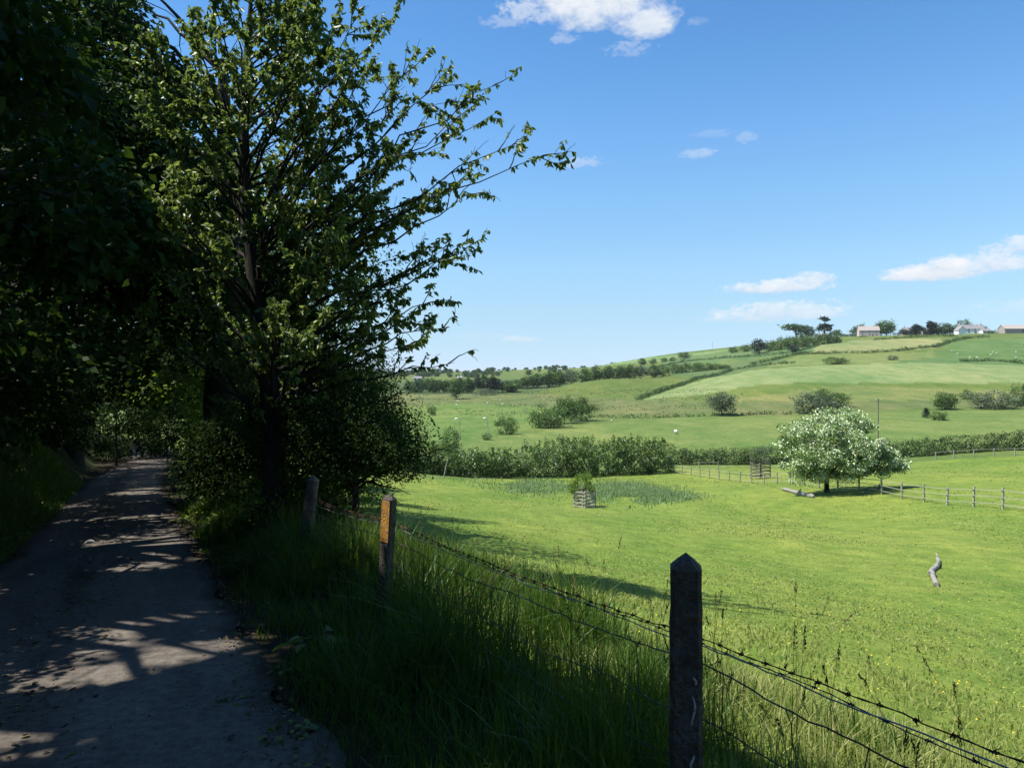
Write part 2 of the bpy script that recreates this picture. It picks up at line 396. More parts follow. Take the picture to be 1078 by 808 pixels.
# clear maritime air: the low sky is bluer and less glaring than the model's
skr = ramp(nd, [(0, (.42, .54, .85)), (.06, (.44, .535, .80)), (.12, (.50, .575, .71)), (.21, (.60, .66, .70)), (.34, (.69, .785, .795)), (.54, (.675, .87, .91)), (.71, (.63, .875, .985)), (.90, (.53, .83, .98)), (1, (.50, .80, .97))])
ln.new(mth('MULTIPLY', el, 1 / rad(26.5)), skr.inputs[0])
ln.new(mix(nd, ln, dens, mix(nd, ln, 1.0, sky.outputs[0], skr.outputs[0], 'MULTIPLY'), cs.outputs[0]), bg.inputs[0])
wo = nd.new('ShaderNodeOutputWorld'); ln.new(bg.outputs[0], wo.inputs[0])

vs = scene.view_settings; scene.display_settings.display_device = 'sRGB'
vs.view_transform = 'Standard'; vs.look = 'None'; vs.gamma = 1; vs.use_curve_mapping = False; vs.exposure = EXPOSURE
cy = scene.cycles
cy.use_denoising = True; cy.denoiser = 'OPENIMAGEDENOISE'; cy.denoising_input_passes = 'RGB_ALBEDO_NORMAL'
cy.use_adaptive_sampling = True; cy.adaptive_threshold = .012
cy.volume_bounces = 0; cy.max_bounces = 5; cy.diffuse_bounces = 3; cy.glossy_bounces = 2; cy.transmission_bounces = 3; cy.transparent_max_bounces = 4
cy.sample_clamp_indirect = 6; cy.caustics_reflective = False; cy.caustics_refractive = False

# ------------------------------------------------------------------ ground
KF = 2.62
def crop(*c):
    return tuple(v / KF for v in srgb(*c))
DEF = crop(140, 160, 90)
FIELDS = [  # colour of what grows there, outline in photo pixels (carried onto the ground)
 (crop(152,172,98), [(400,470),(452,466),(540,458),(600,448),(700,440),(830,438),(1100,430),(1180,432),(1180,480),(1078,472),(940,484),(700,492),(400,500)]),
 (crop(146,172,94), [(420,470),(540,456),(600,440),(560,427),(480,424),(410,430)]),
 (crop(148,158,102), [(400,428),(480,424),(560,427),(640,437),(840,436),(1000,428),(1100,430),(1100,412),(900,412),(740,423),(672,420),(560,414),(480,413),(400,414)]),
 (crop(168,175,108), [(760,424),(1000,421),(1078,418),(1078,410),(900,406),(800,412)]),
 (crop(138,156,84), [(560,414),(672,420),(735,400),(800,388),(770,384),(700,394),(640,398),(600,404)]),
 (crop(176,194,132), [(678,420),(735,401),(790,390),(850,385),(900,384),(1000,382),(1100,385),(1100,402),(1000,403),(860,404),(800,405),(740,415)]),
 (crop(142,162,84), [(740,416),(800,405),(860,403),(1000,403),(1100,402),(1100,411),(1000,411),(900,404),(840,411),(760,422)]),
 (crop(130,156,104), [(740,398),(800,387),(850,384),(846,378),(790,379),(700,392)]),
 (crop(160,176,108), [(800,386),(850,384),(935,383),(985,372),(985,369),(900,372),(845,374)]),
 (crop(190,194,136), [(845,372),(900,371),(985,366),(992,356),(900,358),(862,363)]),
 (crop(128,162,98), [(935,383),(990,372),(1000,358),(1100,354),(1100,385),(1000,381.5)]),
 (crop(134,164,108), [(690,387),(790,378),(850,372),(860,362),(780,368),(700,378)]),
 (crop(165,192,128), [(590,391),(690,381),(780,367),(830,360),(830,352),(760,360),(640,378)]),
 (crop(120,140,90), [(400,414),(560,414),(600,404),(560,398),(400,402)]),
 (crop(172,186,128), [(520,404),(566,395),(570,399),(540,404)]),
]
def in_poly(x, y, poly):
    ins = np.zeros(len(x), bool); n = len(poly)
    for i in range(n):
        x1, y1 = poly[i]; x2, y2 = poly[(i + 1) % n]
        if y1 == y2: continue
        c = ((y1 > y) != (y2 > y)) & (x < (x2 - x1) * (y - y1) / (y2 - y1) + x1)
        ins ^= c
    return ins

def make_ground():
    ang = np.concatenate([np.linspace(-44, 44, 760), np.arange(46, 315, 3.0)])
    ang = np.radians(ang); na = len(ang)
    r = .25 * 1.0195 ** np.arange(0, 523); r = np.concatenate([r[r < 6000], [6500, 9000]]); nr = len(r)
    X = (r[:, None] * np.sin(ang)[None]).ravel(); Y = (r[:, None] * np.cos(ang)[None]).ravel()
    Z = H(X, Y)
    s = U[0] * X + U[1] * Y; off = N[0] * X + N[1] * Y
    inl = (off < LANE_R - .04) & (off > LANE_L + .04) & (s > -13.9) & (s < 68)
    Z[inl] -= .035
    R = np.hypot(X, Y)
    Z = np.where(R > 6400, -60, Z)
    V = np.vstack([np.stack([X, Y, Z], 1), [[0, 0, hz(0, 0) - .035]]])
    i = np.arange(nr - 1)[:, None] * na; j = np.arange(na)[None]; k = (j + 1) % na
    F = np.stack([i + j, i + na + j, i + na + k, i + k], -1).reshape(-1, 4)
    c = len(V) - 1
    F = np.vstack([F, np.stack([np.arange(na), (np.arange(na) + 1) % na, np.full(na, c), np.full(na, c)], 1)[:, [1, 0, 2, 3]]])
    g = raw_mesh('ground', V, F, None, M['ground'], S=np.ones(len(F), bool))
    C = np.tile(np.array(DEF), (len(V), 1))
    x, y = V[:, 0], V[:, 1]
    near = R < 118
    C[:-1][near] = crop(168, 187, 90)
    wx = x + 3.0 * vnoise(x / 9, y / 9, 11) * np.clip(np.hypot(x, y) / 300, 0, 2); wy = y + 6 * vnoise(x / 11, y / 11, 12) * np.clip(np.hypot(x, y) / 300, 0, 2)
    for col, poly in FIELDS:
        pts = [hit(px, py, 60) for px, py in poly]
        pl = [(q[0], q[1]) for q in pts if q is not None]
        m = in_poly(wx, wy, pl) & (np.hypot(x, y) > 60)
        C[m] = col
    off = np.append(off, 0); s2 = np.append(s, 0)
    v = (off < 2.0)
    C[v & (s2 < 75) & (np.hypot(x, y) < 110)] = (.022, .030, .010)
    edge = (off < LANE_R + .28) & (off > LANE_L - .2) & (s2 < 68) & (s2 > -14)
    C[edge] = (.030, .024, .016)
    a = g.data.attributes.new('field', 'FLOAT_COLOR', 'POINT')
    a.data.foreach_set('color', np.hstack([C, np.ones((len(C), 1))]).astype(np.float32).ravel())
    tag(g, 'rolling green farmland falling from the lane into a valley', 'ground', kind='structure')
    return g

def ground_mat():
    m, nt, nd, ln = new_mat('ground')
    at_ = nd.new('ShaderNodeAttribute'); at_.attribute_name = 'field'
    g = nd.new('ShaderNodeNewGeometry'); pos = g.outputs['Position']
    st = nd.new('ShaderNodeMapping'); st.inputs['Scale'].default_value = (1, .45, 1); st.inputs['Rotation'].default_value = (0, 0, .2); ln.new(pos, st.inputs['Vector'])
    big = noise(nd, ln, st.outputs[0], .022, 5, .6); mid = noise(nd, ln, st.outputs[0], .16, 5, .65); sm = noise(nd, ln, pos, 1.1, 5, .65); fine = noise(nd, ln, pos, 9, 4, .7)
    c = at_.outputs['Color']
    def vary(c, n, lo, hi, amount):
        r = ramp(nd, [(.3, lo), (.7, hi)]); ln.new(n.outputs['Fac'], r.inputs[0])
        return mix(nd, ln, amount, c, r.outputs[0], 'MULTIPLY')
    c = vary(c, big, (.72, .86, .80), (1.25, 1.10, 1.15), .9)
    c = vary(c, mid, (.60, .80, .62), (1.34, 1.18, 1.25), .85)
    c = vary(c, sm, (.58, .74, .60), (1.38, 1.25, 1.25), .85)
    c = vary(c, fine, (.5, .6, .5), (1.4, 1.32, 1.3), .7)
    p = nd.new('ShaderNodeBsdfPrincipled'); p.inputs['Roughness'].default_value = .95; p.inputs['Specular IOR Level'].default_value = .1
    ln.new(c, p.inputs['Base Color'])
    b = nd.new('ShaderNodeBump'); b.inputs['Strength'].default_value = .55; b.inputs['Distance'].default_value = .12; ln.new(sm.outputs['Fac'], b.inputs['Height'])
    b2 = nd.new('ShaderNodeBump'); b2.inputs['Strength'].default_value = .5; b2.inputs['Distance'].default_value = 1.2; ln.new(mid.outputs['Fac'], b2.inputs['Height']); ln.new(b2.outputs[0], b.inputs['Normal'])
    ln.new(b.outputs[0], p.inputs['Normal'])
    o = nd.new('ShaderNodeOutputMaterial'); ln.new(p.outputs[0], o.inputs[0])
    return m
M['ground'] = ground_mat()
make_ground()

def lane_mat():
    m, nt, nd, ln = new_mat('lane')
    g = nd.new('ShaderNodeNewGeometry'); pos = g.outputs['Position']
    st = nd.new('ShaderNodeMapping'); st.vector_type = 'TEXTURE'; st.inputs['Rotation'].default_value = (0, 0, math.atan2(.464, .886)); st.inputs['Scale'].default_value = (1, 3.5, 1); ln.new(pos, st.inputs['Vector'])
    n1 = noise(nd, ln, st.outputs[0], 1.3, 6, .65); n2 = noise(nd, ln, pos, 16, 5, .7); n3 = noise(nd, ln, pos, 120, 2, .6)
    at_ = nd.new('ShaderNodeAttribute'); at_.attribute_name = 'tint'
    r = ramp(nd, [(.3, (.080, .068, .056)), (.7, (.165, .145, .122))]); ln.new(n1.outputs['Fac'], r.inputs[0])
    r2 = ramp(nd, [(.35, (.65, .62, .6)), (.65, (1.2, 1.2, 1.2))]); ln.new(n2.outputs['Fac'], r2.inputs[0])
    r3 = ramp(nd, [(.3, (.7, .7, .7)), (.7, (1.3, 1.3, 1.3))]); ln.new(n3.outputs['Fac'], r3.inputs[0])
    c = mix(nd, ln, 1, r.outputs[0], r2.outputs[0], 'MULTIPLY'); c = mix(nd, ln, .8, c, r3.outputs[0], 'MULTIPLY')
    dirt = mix(nd, ln, n2.outputs['Fac'], (.020, .014, .009), (.045, .034, .02))
    f = nd.new('ShaderNodeMath'); f.operation = 'MULTIPLY_ADD'; ln.new(n1.outputs['Fac'], f.inputs[0]); f.inputs[1].default_value = 1.6; f.use_clamp = True
    f0 = nd.new('ShaderNodeMath'); f0.operation = 'SUBTRACT'; ln.new(at_.outputs['Fac'], f0.inputs[0]); f0.inputs[1].default_value = 1.05; ln.new(f0.outputs[0], f.inputs[2])
    f2 = nd.new('ShaderNodeMath'); f2.operation = 'MULTIPLY'; f2.use_clamp = True; ln.new(f.outputs[0], f2.inputs[0]); f2.inputs[1].default_value = 2.2
    c = mix(nd, ln, f2.outputs[0], c, dirt)
    p = nd.new('ShaderNodeBsdfPrincipled'); p.inputs['Roughness'].default_value = .85; p.inputs['Specular IOR Level'].default_value = .25; ln.new(c, p.inputs['Base Color'])
    b = nd.new('ShaderNodeBump'); b.inputs['Strength'].default_value = .6; b.inputs['Distance'].default_value = .012
    ad = nd.new('ShaderNodeMath'); ad.operation = 'ADD'; ln.new(n2.outputs['Fac'], ad.inputs[0]); ln.new(n3.outputs['Fac'], ad.inputs[1]); ln.new(ad.outputs[0], b.inputs['Height'])
    ln.new(b.outputs[0], p.inputs['Normal'])
    o = nd.new('ShaderNodeOutputMaterial'); ln.new(p.outputs[0], o.inputs[0])
    return m
M['lane'] = lane_mat()
def make_lane():
    S = np.concatenate([np.arange(-14, 20, .12), np.arange(20, 68, .4)]); O = np.linspace(0, 1, 25)
    V, T = [], []
    for s in S:
        l = LANE_L + .14 * float(vnoise(s * 1.3, 4.0, 21)) + .10 * float(vnoise(s * 4.1, 5.0, 23)); r = LANE_R + .18 * float(vnoise(s * 1.3, 9.0, 22)) + .15 * float(vnoise(s * 3.7, 8.0, 24)) - .03
        o = l + (r - l) * O
        o = o + .0028 * min(max(0, s - 24), 22) ** 2          # the lane swings gently right
        x = U[0] * s + N[0] * o; y = U[1] * s + N[1] * o
        z = lane_z(s) + .03 * (1 - (2 * O - 1) ** 2) + .0 * o
        V.append(np.stack([x, y, z + .004], 1))
        e = np.minimum(O, 1 - O) * 2.4
        t = .62 * np.exp(-(e / .22) ** 2) + .40 * np.exp(-((O - .42) / .10) ** 2)
        T.append(t)
    V = np.vstack(V); nO = len(O)
    i = np.arange(len(S) - 1)[:, None] * nO; j = np.arange(nO - 1)[None]
    F = np.stack([i + j, i + j + 1, i + nO + j + 1, i + nO + j], -1).reshape(-1, 4)
    o = raw_mesh('lane', V, F, np.concatenate(T), M['lane'], S=np.ones(len(F), bool))
    tag(o, 'narrow worn tarmac lane running downhill under the trees', 'lane', kind='structure')
make_lane()
# ------------------------------------------------------------------ fence along the lane
def fpos(s, off=FENCE, h=0.0):
    p = U * s + N * off
    return np.array([p[0], p[1], hz(p[0], p[1]) + h])

def concrete_post(px, D, top_y, label, width, lean=(0, 0), orange=False, stain=False):
    X = (px - CX) / F0 * D; zt = EYE - (top_y - CY) / F0 * D
    zb = hz(X, D) - .25; h = zt - zb
    root = empty('concrete_post', (X, D, zb + .25)); tag(root, label, 'fence post', 'concrete posts of the lane fence')
    b = MB(); wb, wt = width * 1.13 / 2, width * .97 / 2; ch = .014
    def ring(w, z):
        q = [(-w + ch, -w), (w - ch, -w), (w, -w + ch), (w, w - ch), (w - ch, w), (-w + ch, w), (-w, w - ch), (-w, -w + ch)]
        return [(x, y, z) for x, y in q]
    hs = [-.25] + list(np.linspace(0, h - .25 - .055, 16)); jit = np.random.default_rng(int(px))
    V = []
    for z in hs:
        k = (z + .25) / h; w = wb + (wt - wb) * k
        V += [(x + jit.normal(0, .0016), y + jit.normal(0, .0016), zz) for x, y, zz in ring(w, z)]
    V += ring(wt * .55, h - .25 - .026); V += [(0, 0, h - .25)]
    n = len(hs) + 1; F = []
    for i in range(n - 1):
        for j in range(8):
            F.append((i * 8 + j, i * 8 + (j + 1) % 8, i * 8 + 8 + (j + 1) % 8, i * 8 + 8 + j))
    for j in range(8): F.append(((n - 1) * 8 + j, (n - 1) * 8 + (j + 1) % 8, n * 8, n * 8))
    V = rot_xyz(np.array(V), lean[0], lean[1], rad(-12) if not orange else rad(-30))
    mats = M['concrete']; sel = 0
    b.add(V, F, 0)
    b.build('shaft', mats, root)
    if orange:                                                  # orange top half, its sun fleck put into the colour
        o = MB(); z0, z1 = h - .25 - .40, h - .25 - .065
        for face in range(2):
            for i in range(6):
                za, zc = z0 + (z1 - z0) * i / 6, z0 + (z1 - z0) * (i + 1) / 6
                w = wt + .006
                if face == 0: q = [(-w + .012, -w, za), (w - .008, -w, za), (w - .008, -w, zc), (-w + .012, -w, zc)]
                else: q = [(-w, w * .5, za), (-w, -w + .012, za), (-w, -w + .012, zc), (-w, w * .5, zc)]
                jag = .012 * math.sin(i * 2.3 + face)
                q = [(a, c, d + (jag if i in (0,) else 0)) for a, c, d in q]
                q2 = [(a * .93, c * .93, d) for a, c, d in q]
                o.add(q + q2, [(0, 1, 2, 3), (5, 4, 7, 6), (0, 3, 7, 4), (1, 5, 6, 2), (0, 4, 5, 1), (3, 2, 6, 7)])
        V2 = o.v
        for i in range(len(V2)): V2[i] = rot_xyz(V2[i], lean[0], lean[1], rad(-30))
        o.build('orange_fleck', M['concrete_orange'], root)
    for zq in ((.66, .57, .50) if stain else (.62,)):                # wire staples
        o = MB(); w = (wb + wt) / 2 + .001
        th = np.linspace(0, PI, 8); o.tube(np.stack([w * .3 + .016 * np.cos(th), -w - .001 - .006 * np.sin(th), zq + .006 * np.cos(th)], 1), .0016, 5)
        o.v = [rot_xyz(q, lean[0], lean[1], rad(-12) if not orange else rad(-30)) for q in o.v]
        o.build('staple', M['rust'], root)
    if stain:
        g = np.random.default_rng(3)
        for z, ln_, x in ((.52, .10, .012), (.20, .13, .018), (.36, .05, .008), (.66, .03, .018)):
            k = (z + .25) / h; w = wb + (wt - wb) * k + .0035
            pts = [(x + .006 * math.sin(t * 5 + z * 9), -w - .0006, z + ln_ * t) for t in np.linspace(0, 1, 8)]
            wd = [.0018 + .0034 * math.sin(PI * t) ** .7 for t in np.linspace(0, 1, 8)]
            o = MB(); o.tube(pts, wd, 5); o.build('lime_streak', M['lichen'], root)
    return root
concrete_post(722, 2.65, 581, 'weathered dark concrete post with pointed top nearest the camera beside barbed wire', .113, stain=True)
concrete_post(403, 5.91, 517, 'concrete post with orange upper half at the end of the dark bush', .094, lean=(0, rad(4)), orange=True)
concrete_post(318, 8.78, 499, 'grey concrete post half hidden in verge grass beneath the cherry tree', .12, lean=(0, rad(8)))

def strand(name, hts, label, cat, r, mat, s0=-4.5, s1=9.0, seed=0, wob=.006, off=FENCE + .078, barbs=0, sag=.03, barbmat=None):
    """hts: (s, height above ground) at the posts"""
    g = np.random.default_rng(seed)
    ss = np.array([a for a, _ in hts]); hh = np.array([fpos(a)[2] + b for a, b in hts])
    S = np.arange(s0, s1, .06)
    z = np.interp(S, ss, hh)
    k = np.interp(S, ss, np.arange(len(ss))) % 1
    z = z - sag * 4 * k * (1 - k)
    w = np.convolve(g.normal(size=len(S) + 8), np.ones(9) / 9, 'valid')[:len(S)] * wob * 3
    w2 = np.convolve(g.normal(size=len(S) + 8), np.ones(9) / 9, 'valid')[:len(S)] * wob * 3
    P = np.stack([U[0] * S + N[0] * (off + w2), U[1] * S + N[1] * (off + w2), z + w], 1)
    b = MB()
    if barbs:
        for ph in (0, PI):                                     # two twisted strands
            tw = S * 60 + ph
            b.tube(P + np.stack([N[0] * np.cos(tw), N[1] * np.cos(tw), np.sin(tw)], 1) * r * .55, r * .75, 5)
    else: b.tube(P, r, 5)
    o = b.build(name, mat); tag(o, label, cat)
    if barbs:
        c = MB(); s = s0 + .05
        while s < s1 - .1:
            p = np.array([np.interp(s, S, P[:, i]) for i in range(3)])
            t = np.array([U[0], U[1], -.07])
            for q in range(4):
                a = g.uniform(0, 2 * PI); d = np.array([N[0] * math.cos(a), N[1] * math.cos(a), math.sin(a)])
                c.tube([p - d * .004 + t * (q - 1.5) * .004, p + d * .006 + t * (q - 1.5) * .005, p + d * .018 + t * g.uniform(-.012, .012)], [r * .8, r * .75, r * .2], 4)
            th = np.linspace(0, 2 * PI * 2, 14)
            c.tube(np.stack([p[0] + t[0] * (th / 12.6 - .5) * .016 + N[0] * np.cos(th) * r * 1.9, p[1] + t[1] * (th / 12.6 - .5) * .016 + N[1] * np.cos(th) * r * 1.9, p[2] + np.sin(th) * r * 1.9], 1), r * .7, 4, cap=False)
            s += barbs * g.uniform(.93, 1.07)
        c.build('barbs', barbmat or mat, o)
    return P
PS = [-1.6, 2.05, 5.73, 8.97]
strand('barbed_wire', list(zip(PS, (.80, .795, .87, .87))), 'rusty barbed wire, topmost strand passing the pointed concrete post', 'wire', .0026, M['rust'], barbs=.105, seed=1)
strand('barbed_wire', list(zip(PS, (.71, .770, .85, .84))), 'dark barbed wire running just under the topmost rusty strand', 'wire', .0021, M['wire'], barbs=.125, seed=2, off=FENCE + .088)
strand('plain_wire', list(zip(PS, (.755, .760, .83, .80))), 'smooth pale grey wire between the two barbed strands', 'wire', .0026, M['zinc'], seed=3, off=FENCE + .083)
net_root = empty('stock_netting', fpos(2.05, FENCE + .075)); tag(net_root, 'sagging wire stock netting below the barbed strands in long grass', 'netting')
def netting():
    g = np.random.default_rng(9); loc = np.array(net_root.location)
    hs = [[.60, .70, .745, .72], [.44, .49, .53, .5], [.28, .30, .33, .3], [.12, .14, .16, .14]]
    rows = []
    for i, hh in enumerate(hs):
        P = strand_pts(list(zip(PS, hh)), 20 + i, FENCE + .074, .008, .05)
        b = MB(); b.tube(P - loc, .0025 if i else .003, 5); b.build('line_wire', M['wire'], net_root); rows.append(P)
    s = -1.5
    S = np.arange(-4.5, 9, .06)
    while s < 8.8:
        pts = []
        for r_, P in enumerate(rows):
            ss = s + g.uniform(-.035, .035)
            pts.append([np.interp(ss, S, P[:, i]) for i in range(3)])
        pts = np.array(pts)
        t = np.linspace(0, 3, 13); q = np.stack([np.interp(t, range(4), pts[:, i]) for i in range(3)], 1) + g.normal(size=(13, 3)) * .003
        b = MB(); b.tube(q - loc, .0021, 4); b.build('stay_wire', M['wire'], net_root)
        s += .26 * g.uniform(.85, 1.2)
def strand_pts(hts, seed, off, wob, sag, s0=-4.5, s1=9.0):
    g = np.random.default_rng(seed)
    ss = np.array([a for a, _ in hts]); hh = np.array([fpos(a)[2] + b for a, b in hts])
    S = np.arange(s0, s1, .06); z = np.interp(S, ss, hh); k = np.interp(S, ss, np.arange(len(ss))) % 1
    z = z - sag * 4 * k * (1 - k)
    w = np.convolve(g.normal(size=len(S) + 8), np.ones(9) / 9, 'valid')[:len(S)] * wob * 3
    w2 = np.convolve(g.normal(size=len(S) + 8), np.ones(9) / 9, 'valid')[:len(S)] * wob * 3
    return np.stack([U[0] * S + N[0] * (off + w2), U[1] * S + N[1] * (off + w2), z + w], 1)
netting()

# ------------------------------------------------------------------ trees
def limb_to(p0, p1, g, n=7, sag=.12, wob=.04):
    p0, p1 = np.asarray(p0, float), np.asarray(p1, float); L = np.linalg.norm(p1 - p0)
    t = np.linspace(0, 1, n)[:, None]
    q = p0 + (p1 - p0) * t
    q[:, 2] += (sag * L * 4 * (t * (1 - t)))[:, 0]
    w = g.normal(size=(n, 3)) * wob * L; w[0] = 0; w[-1] *= .3
    return q + w * np.linspace(0, 1, n)[:, None] ** .5

def sub(o, loc):
    """shift collected geometry into the frame of its Empty"""
    o.v = [v - np.asarray(loc, float) for v in o.v]

def big_tree(base, h, r0, clumps, leaf, mat, seed, name, label, group, per=420, spread=.75, cat='tree', limbs=22, lean=(0, 0), keep=None, full=True, flat=.6, trunk_top=None, tmat='bark'):
    """trunk with limbs that reach the leaf clumps; clumps is an array of (x,y,z) world points"""
    g = np.random.default_rng(seed); base = np.asarray(base, float)
    root = empty(name, base); tag(root, label, cat, group)
    tt = h * (trunk_top or .75)
    n = 9; t = np.linspace(0, 1, n)
    tr = np.stack([base[0] + lean[0] * t + .05 * np.cumsum(g.normal(size=n)) * r0 * 3, base[1] + lean[1] * t + .05 * np.cumsum(g.normal(size=n)) * r0 * 3, base[2] - .3 + (tt + .3) * t], 1)
    tr[0, :2] = base[:2]
    if keep is not None:
        clumps = clumps[keep(clumps, np.random.default_rng(1))]
    b = MB(); rr = r0 * (1 - .78 * t); rr[0] = r0 * 1.45
    b.tube(tr, rr, 10)
    idx = g.permutation(len(clumps))[:limbs]
    for i in idx:
        c = clumps[i]
        zc = np.clip(c[2] - .55 * np.hypot(c[0] - base[0], c[1] - base[1]) + base[2] * 0, base[2] + .18 * h, base[2] + tt * .97)
        p0 = np.array([np.interp(zc, tr[:, 2], tr[:, k]) for k in range(3)]); rz = np.interp(zc, tr[:, 2], rr)
        q = limb_to(p0, c, g, 8, .06, .035)
        b.tube(q, np.linspace(rz * .5, .012, 8), 6)
        for _ in range(5):
            k = g.integers(3, 7); e = q[k] + g.normal(size=3) * np.array([1, 1, .6]) * spread * .55
            b.tube(limb_to(q[k], e, g, 5, .03, .05), np.linspace(.018, .004, 5), 4, cap=False)
    sub(b, base); b.build('trunk', M[tmat], root)
    m = len(clumps) * per
    ci = np.repeat(np.arange(len(clumps)), per)
    r = g.normal(size=(m, 3)); r *= np.minimum(1, 1.75 / (np.linalg.norm(r, axis=1, keepdims=True) + 1e-6)); r = r * spread * np.array([.62, .62, .40]) * g.uniform(.6, 1.3, len(clumps))[ci][:, None]
    P = clumps[ci] + r
    if keep is not None:
        k = keep(P, g); P = P[k]; ci = ci[k]; r = r[k]; m = len(P)
    ax = norm(r * np.array([1, 1, .3]) + g.normal(size=(m, 3)) * .5 + np.array([0, 0, -.35]))
    nr = norm(g.normal(size=(m, 3)) * flat + np.array([0, 0, 1.0]))
    L = leaf * g.uniform(.45, 1.35, m)
    tint = np.clip(.45 + .16 * g.normal(size=len(clumps))[ci] + .2 * g.normal(size=m), 0, 1)
    V, F, T = leaves(P, ax, nr, L, L * g.uniform(.6, .85, m), tint, full)
    raw_mesh('crown', V - base, F, T, M[mat], root)
    return root

def ellipsoid_clumps(c, rads, n, g, inner=.45):
    d = rand_dirs(n, g); k = inner + (1 - inner) * g.uniform(0, 1, n) ** .6
    return np.asarray(c, float) + d * k[:, None] * np.asarray(rads, float)

# dense old trees on the bank, on the lane's left side, and over the lane
def lane_xy(s, off):
    p = U * s + N * off
    return p[0], p[1]
def keep_left(edge, lowest):
    """crown cut to set its shadow edge, opened for sun flecks, skirt clear of the lane"""
    def k(P, g):
        off = N[0] * P[:, 0] + N[1] * P[:, 1]; s = U[0] * P[:, 0] + U[1] * P[:, 1]
        h = P[:, 2] - lane_z(s)
        q = off + OFFK * h; sh = s + h * SK                     # where this leaf's shadow falls
        e = np.interp(sh, *edge) + .22 * vnoise(s * 1.1, h * .9, 31) + .22 * vnoise(s * .35, h * .35, 32)
        ok = (q < e) & ~(((q - 2.36) / .30) ** 2 + ((sh - 5.55) / .42) ** 2 < 1) & ~((((q - .2) / .9) ** 2 + ((sh - 11.3) / 1.6) ** 2 < 1) & (h > 3.6))  # openings shaped so sun reaches the orange post and low leaves
        hole = 1.0 * vnoise(sh * .55, q * .55, 36) + .32 * vnoise(sh * 1.7, q * 1.9, 37)
        ok &= ~((hole > np.interp(sh, [1.5, 3, 6, 12, 16, 24, 30], [.10, .09, .08, .10, .12, .2, .6])) & (q > -1.9) & (q < np.interp(sh, [10, 14], [1.35, 4.5])) & (sh > 1.5) & (h > 3.3) & (g.uniform(size=len(P)) < .97))  # gaps cut to drop sun flecks on the lane
        wob = 1 + .16 * vnoise(s * .8, h * .8, 34)              # the boughs arch: under them the view of the field stays open
        ok &= ~((P[:, 1] > 0) & (P[:, 1] < 13) & (P[:, 0] > -.425 * P[:, 1] * wob) & (P[:, 2] < 1.6 + .57 * P[:, 1] * wob))
        clear = np.where(off > -1.9, np.interp(s, [0, 5, 12, 20], lowest), 1.0 + .3 * vnoise(s * 1.2, off, 33))
        clear = np.where(off > 1.0, 2.4, clear)
        ok &= h > clear
        X, Y = P[:, 0], P[:, 1]
        ok &= (np.hypot(X, Y) > 2.6) & ~((np.abs(X) < 1.2 * np.abs(Y) + .6) & (np.hypot(X, Y) < 4.0) & (P[:, 2] < 4.6))
        return ok
    return k
EDGE = ([-8, 1.5, 2.4, 3.4, 5, 7.2, 9, 13.5, 17], [2.6, 2.75, 2.7, 2.35, 2.3, 2.35, 2.7, 3.2, 7.0])
LOW = [4.3, 3.3, 2.7, 2.5]
LT = [  # s, off, height, crown centre height, crown radii, clumps, label
 (-7, -2.9, 12, 7.5, (4.0, 4.0, 3.6), 46, None),
 (1.5, -3.6, 12, 6.9, (4.4, 4.2, 3.9), 84, 'dense dark tree overhanging the lane at its near left end'),
 (9, -3.9, 13, 6.8, (5.2, 4.8, 4.7), 105, 'dense dark tree on the left bank, with sunlit leaves low on its side'),
 (17, -3.8, 14, 7.2, (5.8, 5.2, 5.6), 100, 'shaded tree on the left bank beyond the nearest two overhanging trees'),
 (26, -3.8, 15, 7.5, (5.8, 5.4, 6.0), 84, 'shaded tree on the left bank where the lane dips away'),
 (37, -2.5, 15, 7.5, (5.5, 5.5, 6.0), 60, 'dark tree closing the view at the far end of the lane'),
 (50, 1.0, 14, 6.0, (6.5, 5.5, 6.0), 90, 'dark leafy tree standing past the end of the lane'),
 (-5, 4.2, 11, 5.6, (3.6, 3.6, 3.6), 50, 'unseen tree added on the right verge behind the viewpoint to block skylight'),  # out of view, added to keep skylight off the verge
 (3, -9, 19, 11.5, (4.6, 4.6, 7.5), 90, 'added shade tree of a second row up the left bank, nearest the viewpoint'),  # second row of trees, added to darken the bank and lane
 (12, -9.5, 20, 11.5, (5.0, 5.0, 7.8), 96, 'added shade tree of a second row up the left bank, behind the leafy bank bushes'),
 (22, -9.5, 20, 11.5, (5.2, 5.2, 7.8), 96, 'added shade tree of a second row up the left bank, half way down the lane'),
 (-6, -9, 19, 11.5, (4.6, 4.6, 7.5), 80, 'added shade tree of a second row up the left bank, behind the viewpoint'),  # stands out of view, added to shade the left crowns
 (33, -8.5, 18, 9.5, (5.6, 5.6, 7.5), 90, 'added shade tree of a second row up the left bank, near the lane end'),
 (43, 4.5, 13, 5.5, (4.6, 5.0, 5.6), 80, 'dark tree leaning over the right side of the lane end'),
 (20, 2.1, 15, 9.2, (2.6, 2.6, 6.2), 76, 'tall dark tree behind the cherry, its crown filling the gap above the lane'),
 (7, -4.6, 14, 10.0, (4.6, 5.2, 2.5), 84, 'added tall tree on the left bank, high boughs out of view shading the near lane'),  # added tree: boughs above the view, there to shade lane and fence
 (13.5, -4.8, 15, 10.8, (4.6, 5.2, 2.6), 84, 'added tall tree on the left bank, high boughs out of view shading the lane further on'),  # another tree added for its shade, boughs above the view
 (58, -6.0, 15, 6.5, (7.0, 6.5, 6.5), 90, 'dark tree on the left bank behind the last lane tree'),
 (68, 4.5, 13, 5.5, (6.5, 6.5, 5.8), 90, 'furthest dark tree seen through the end of the lane tunnel'),
]
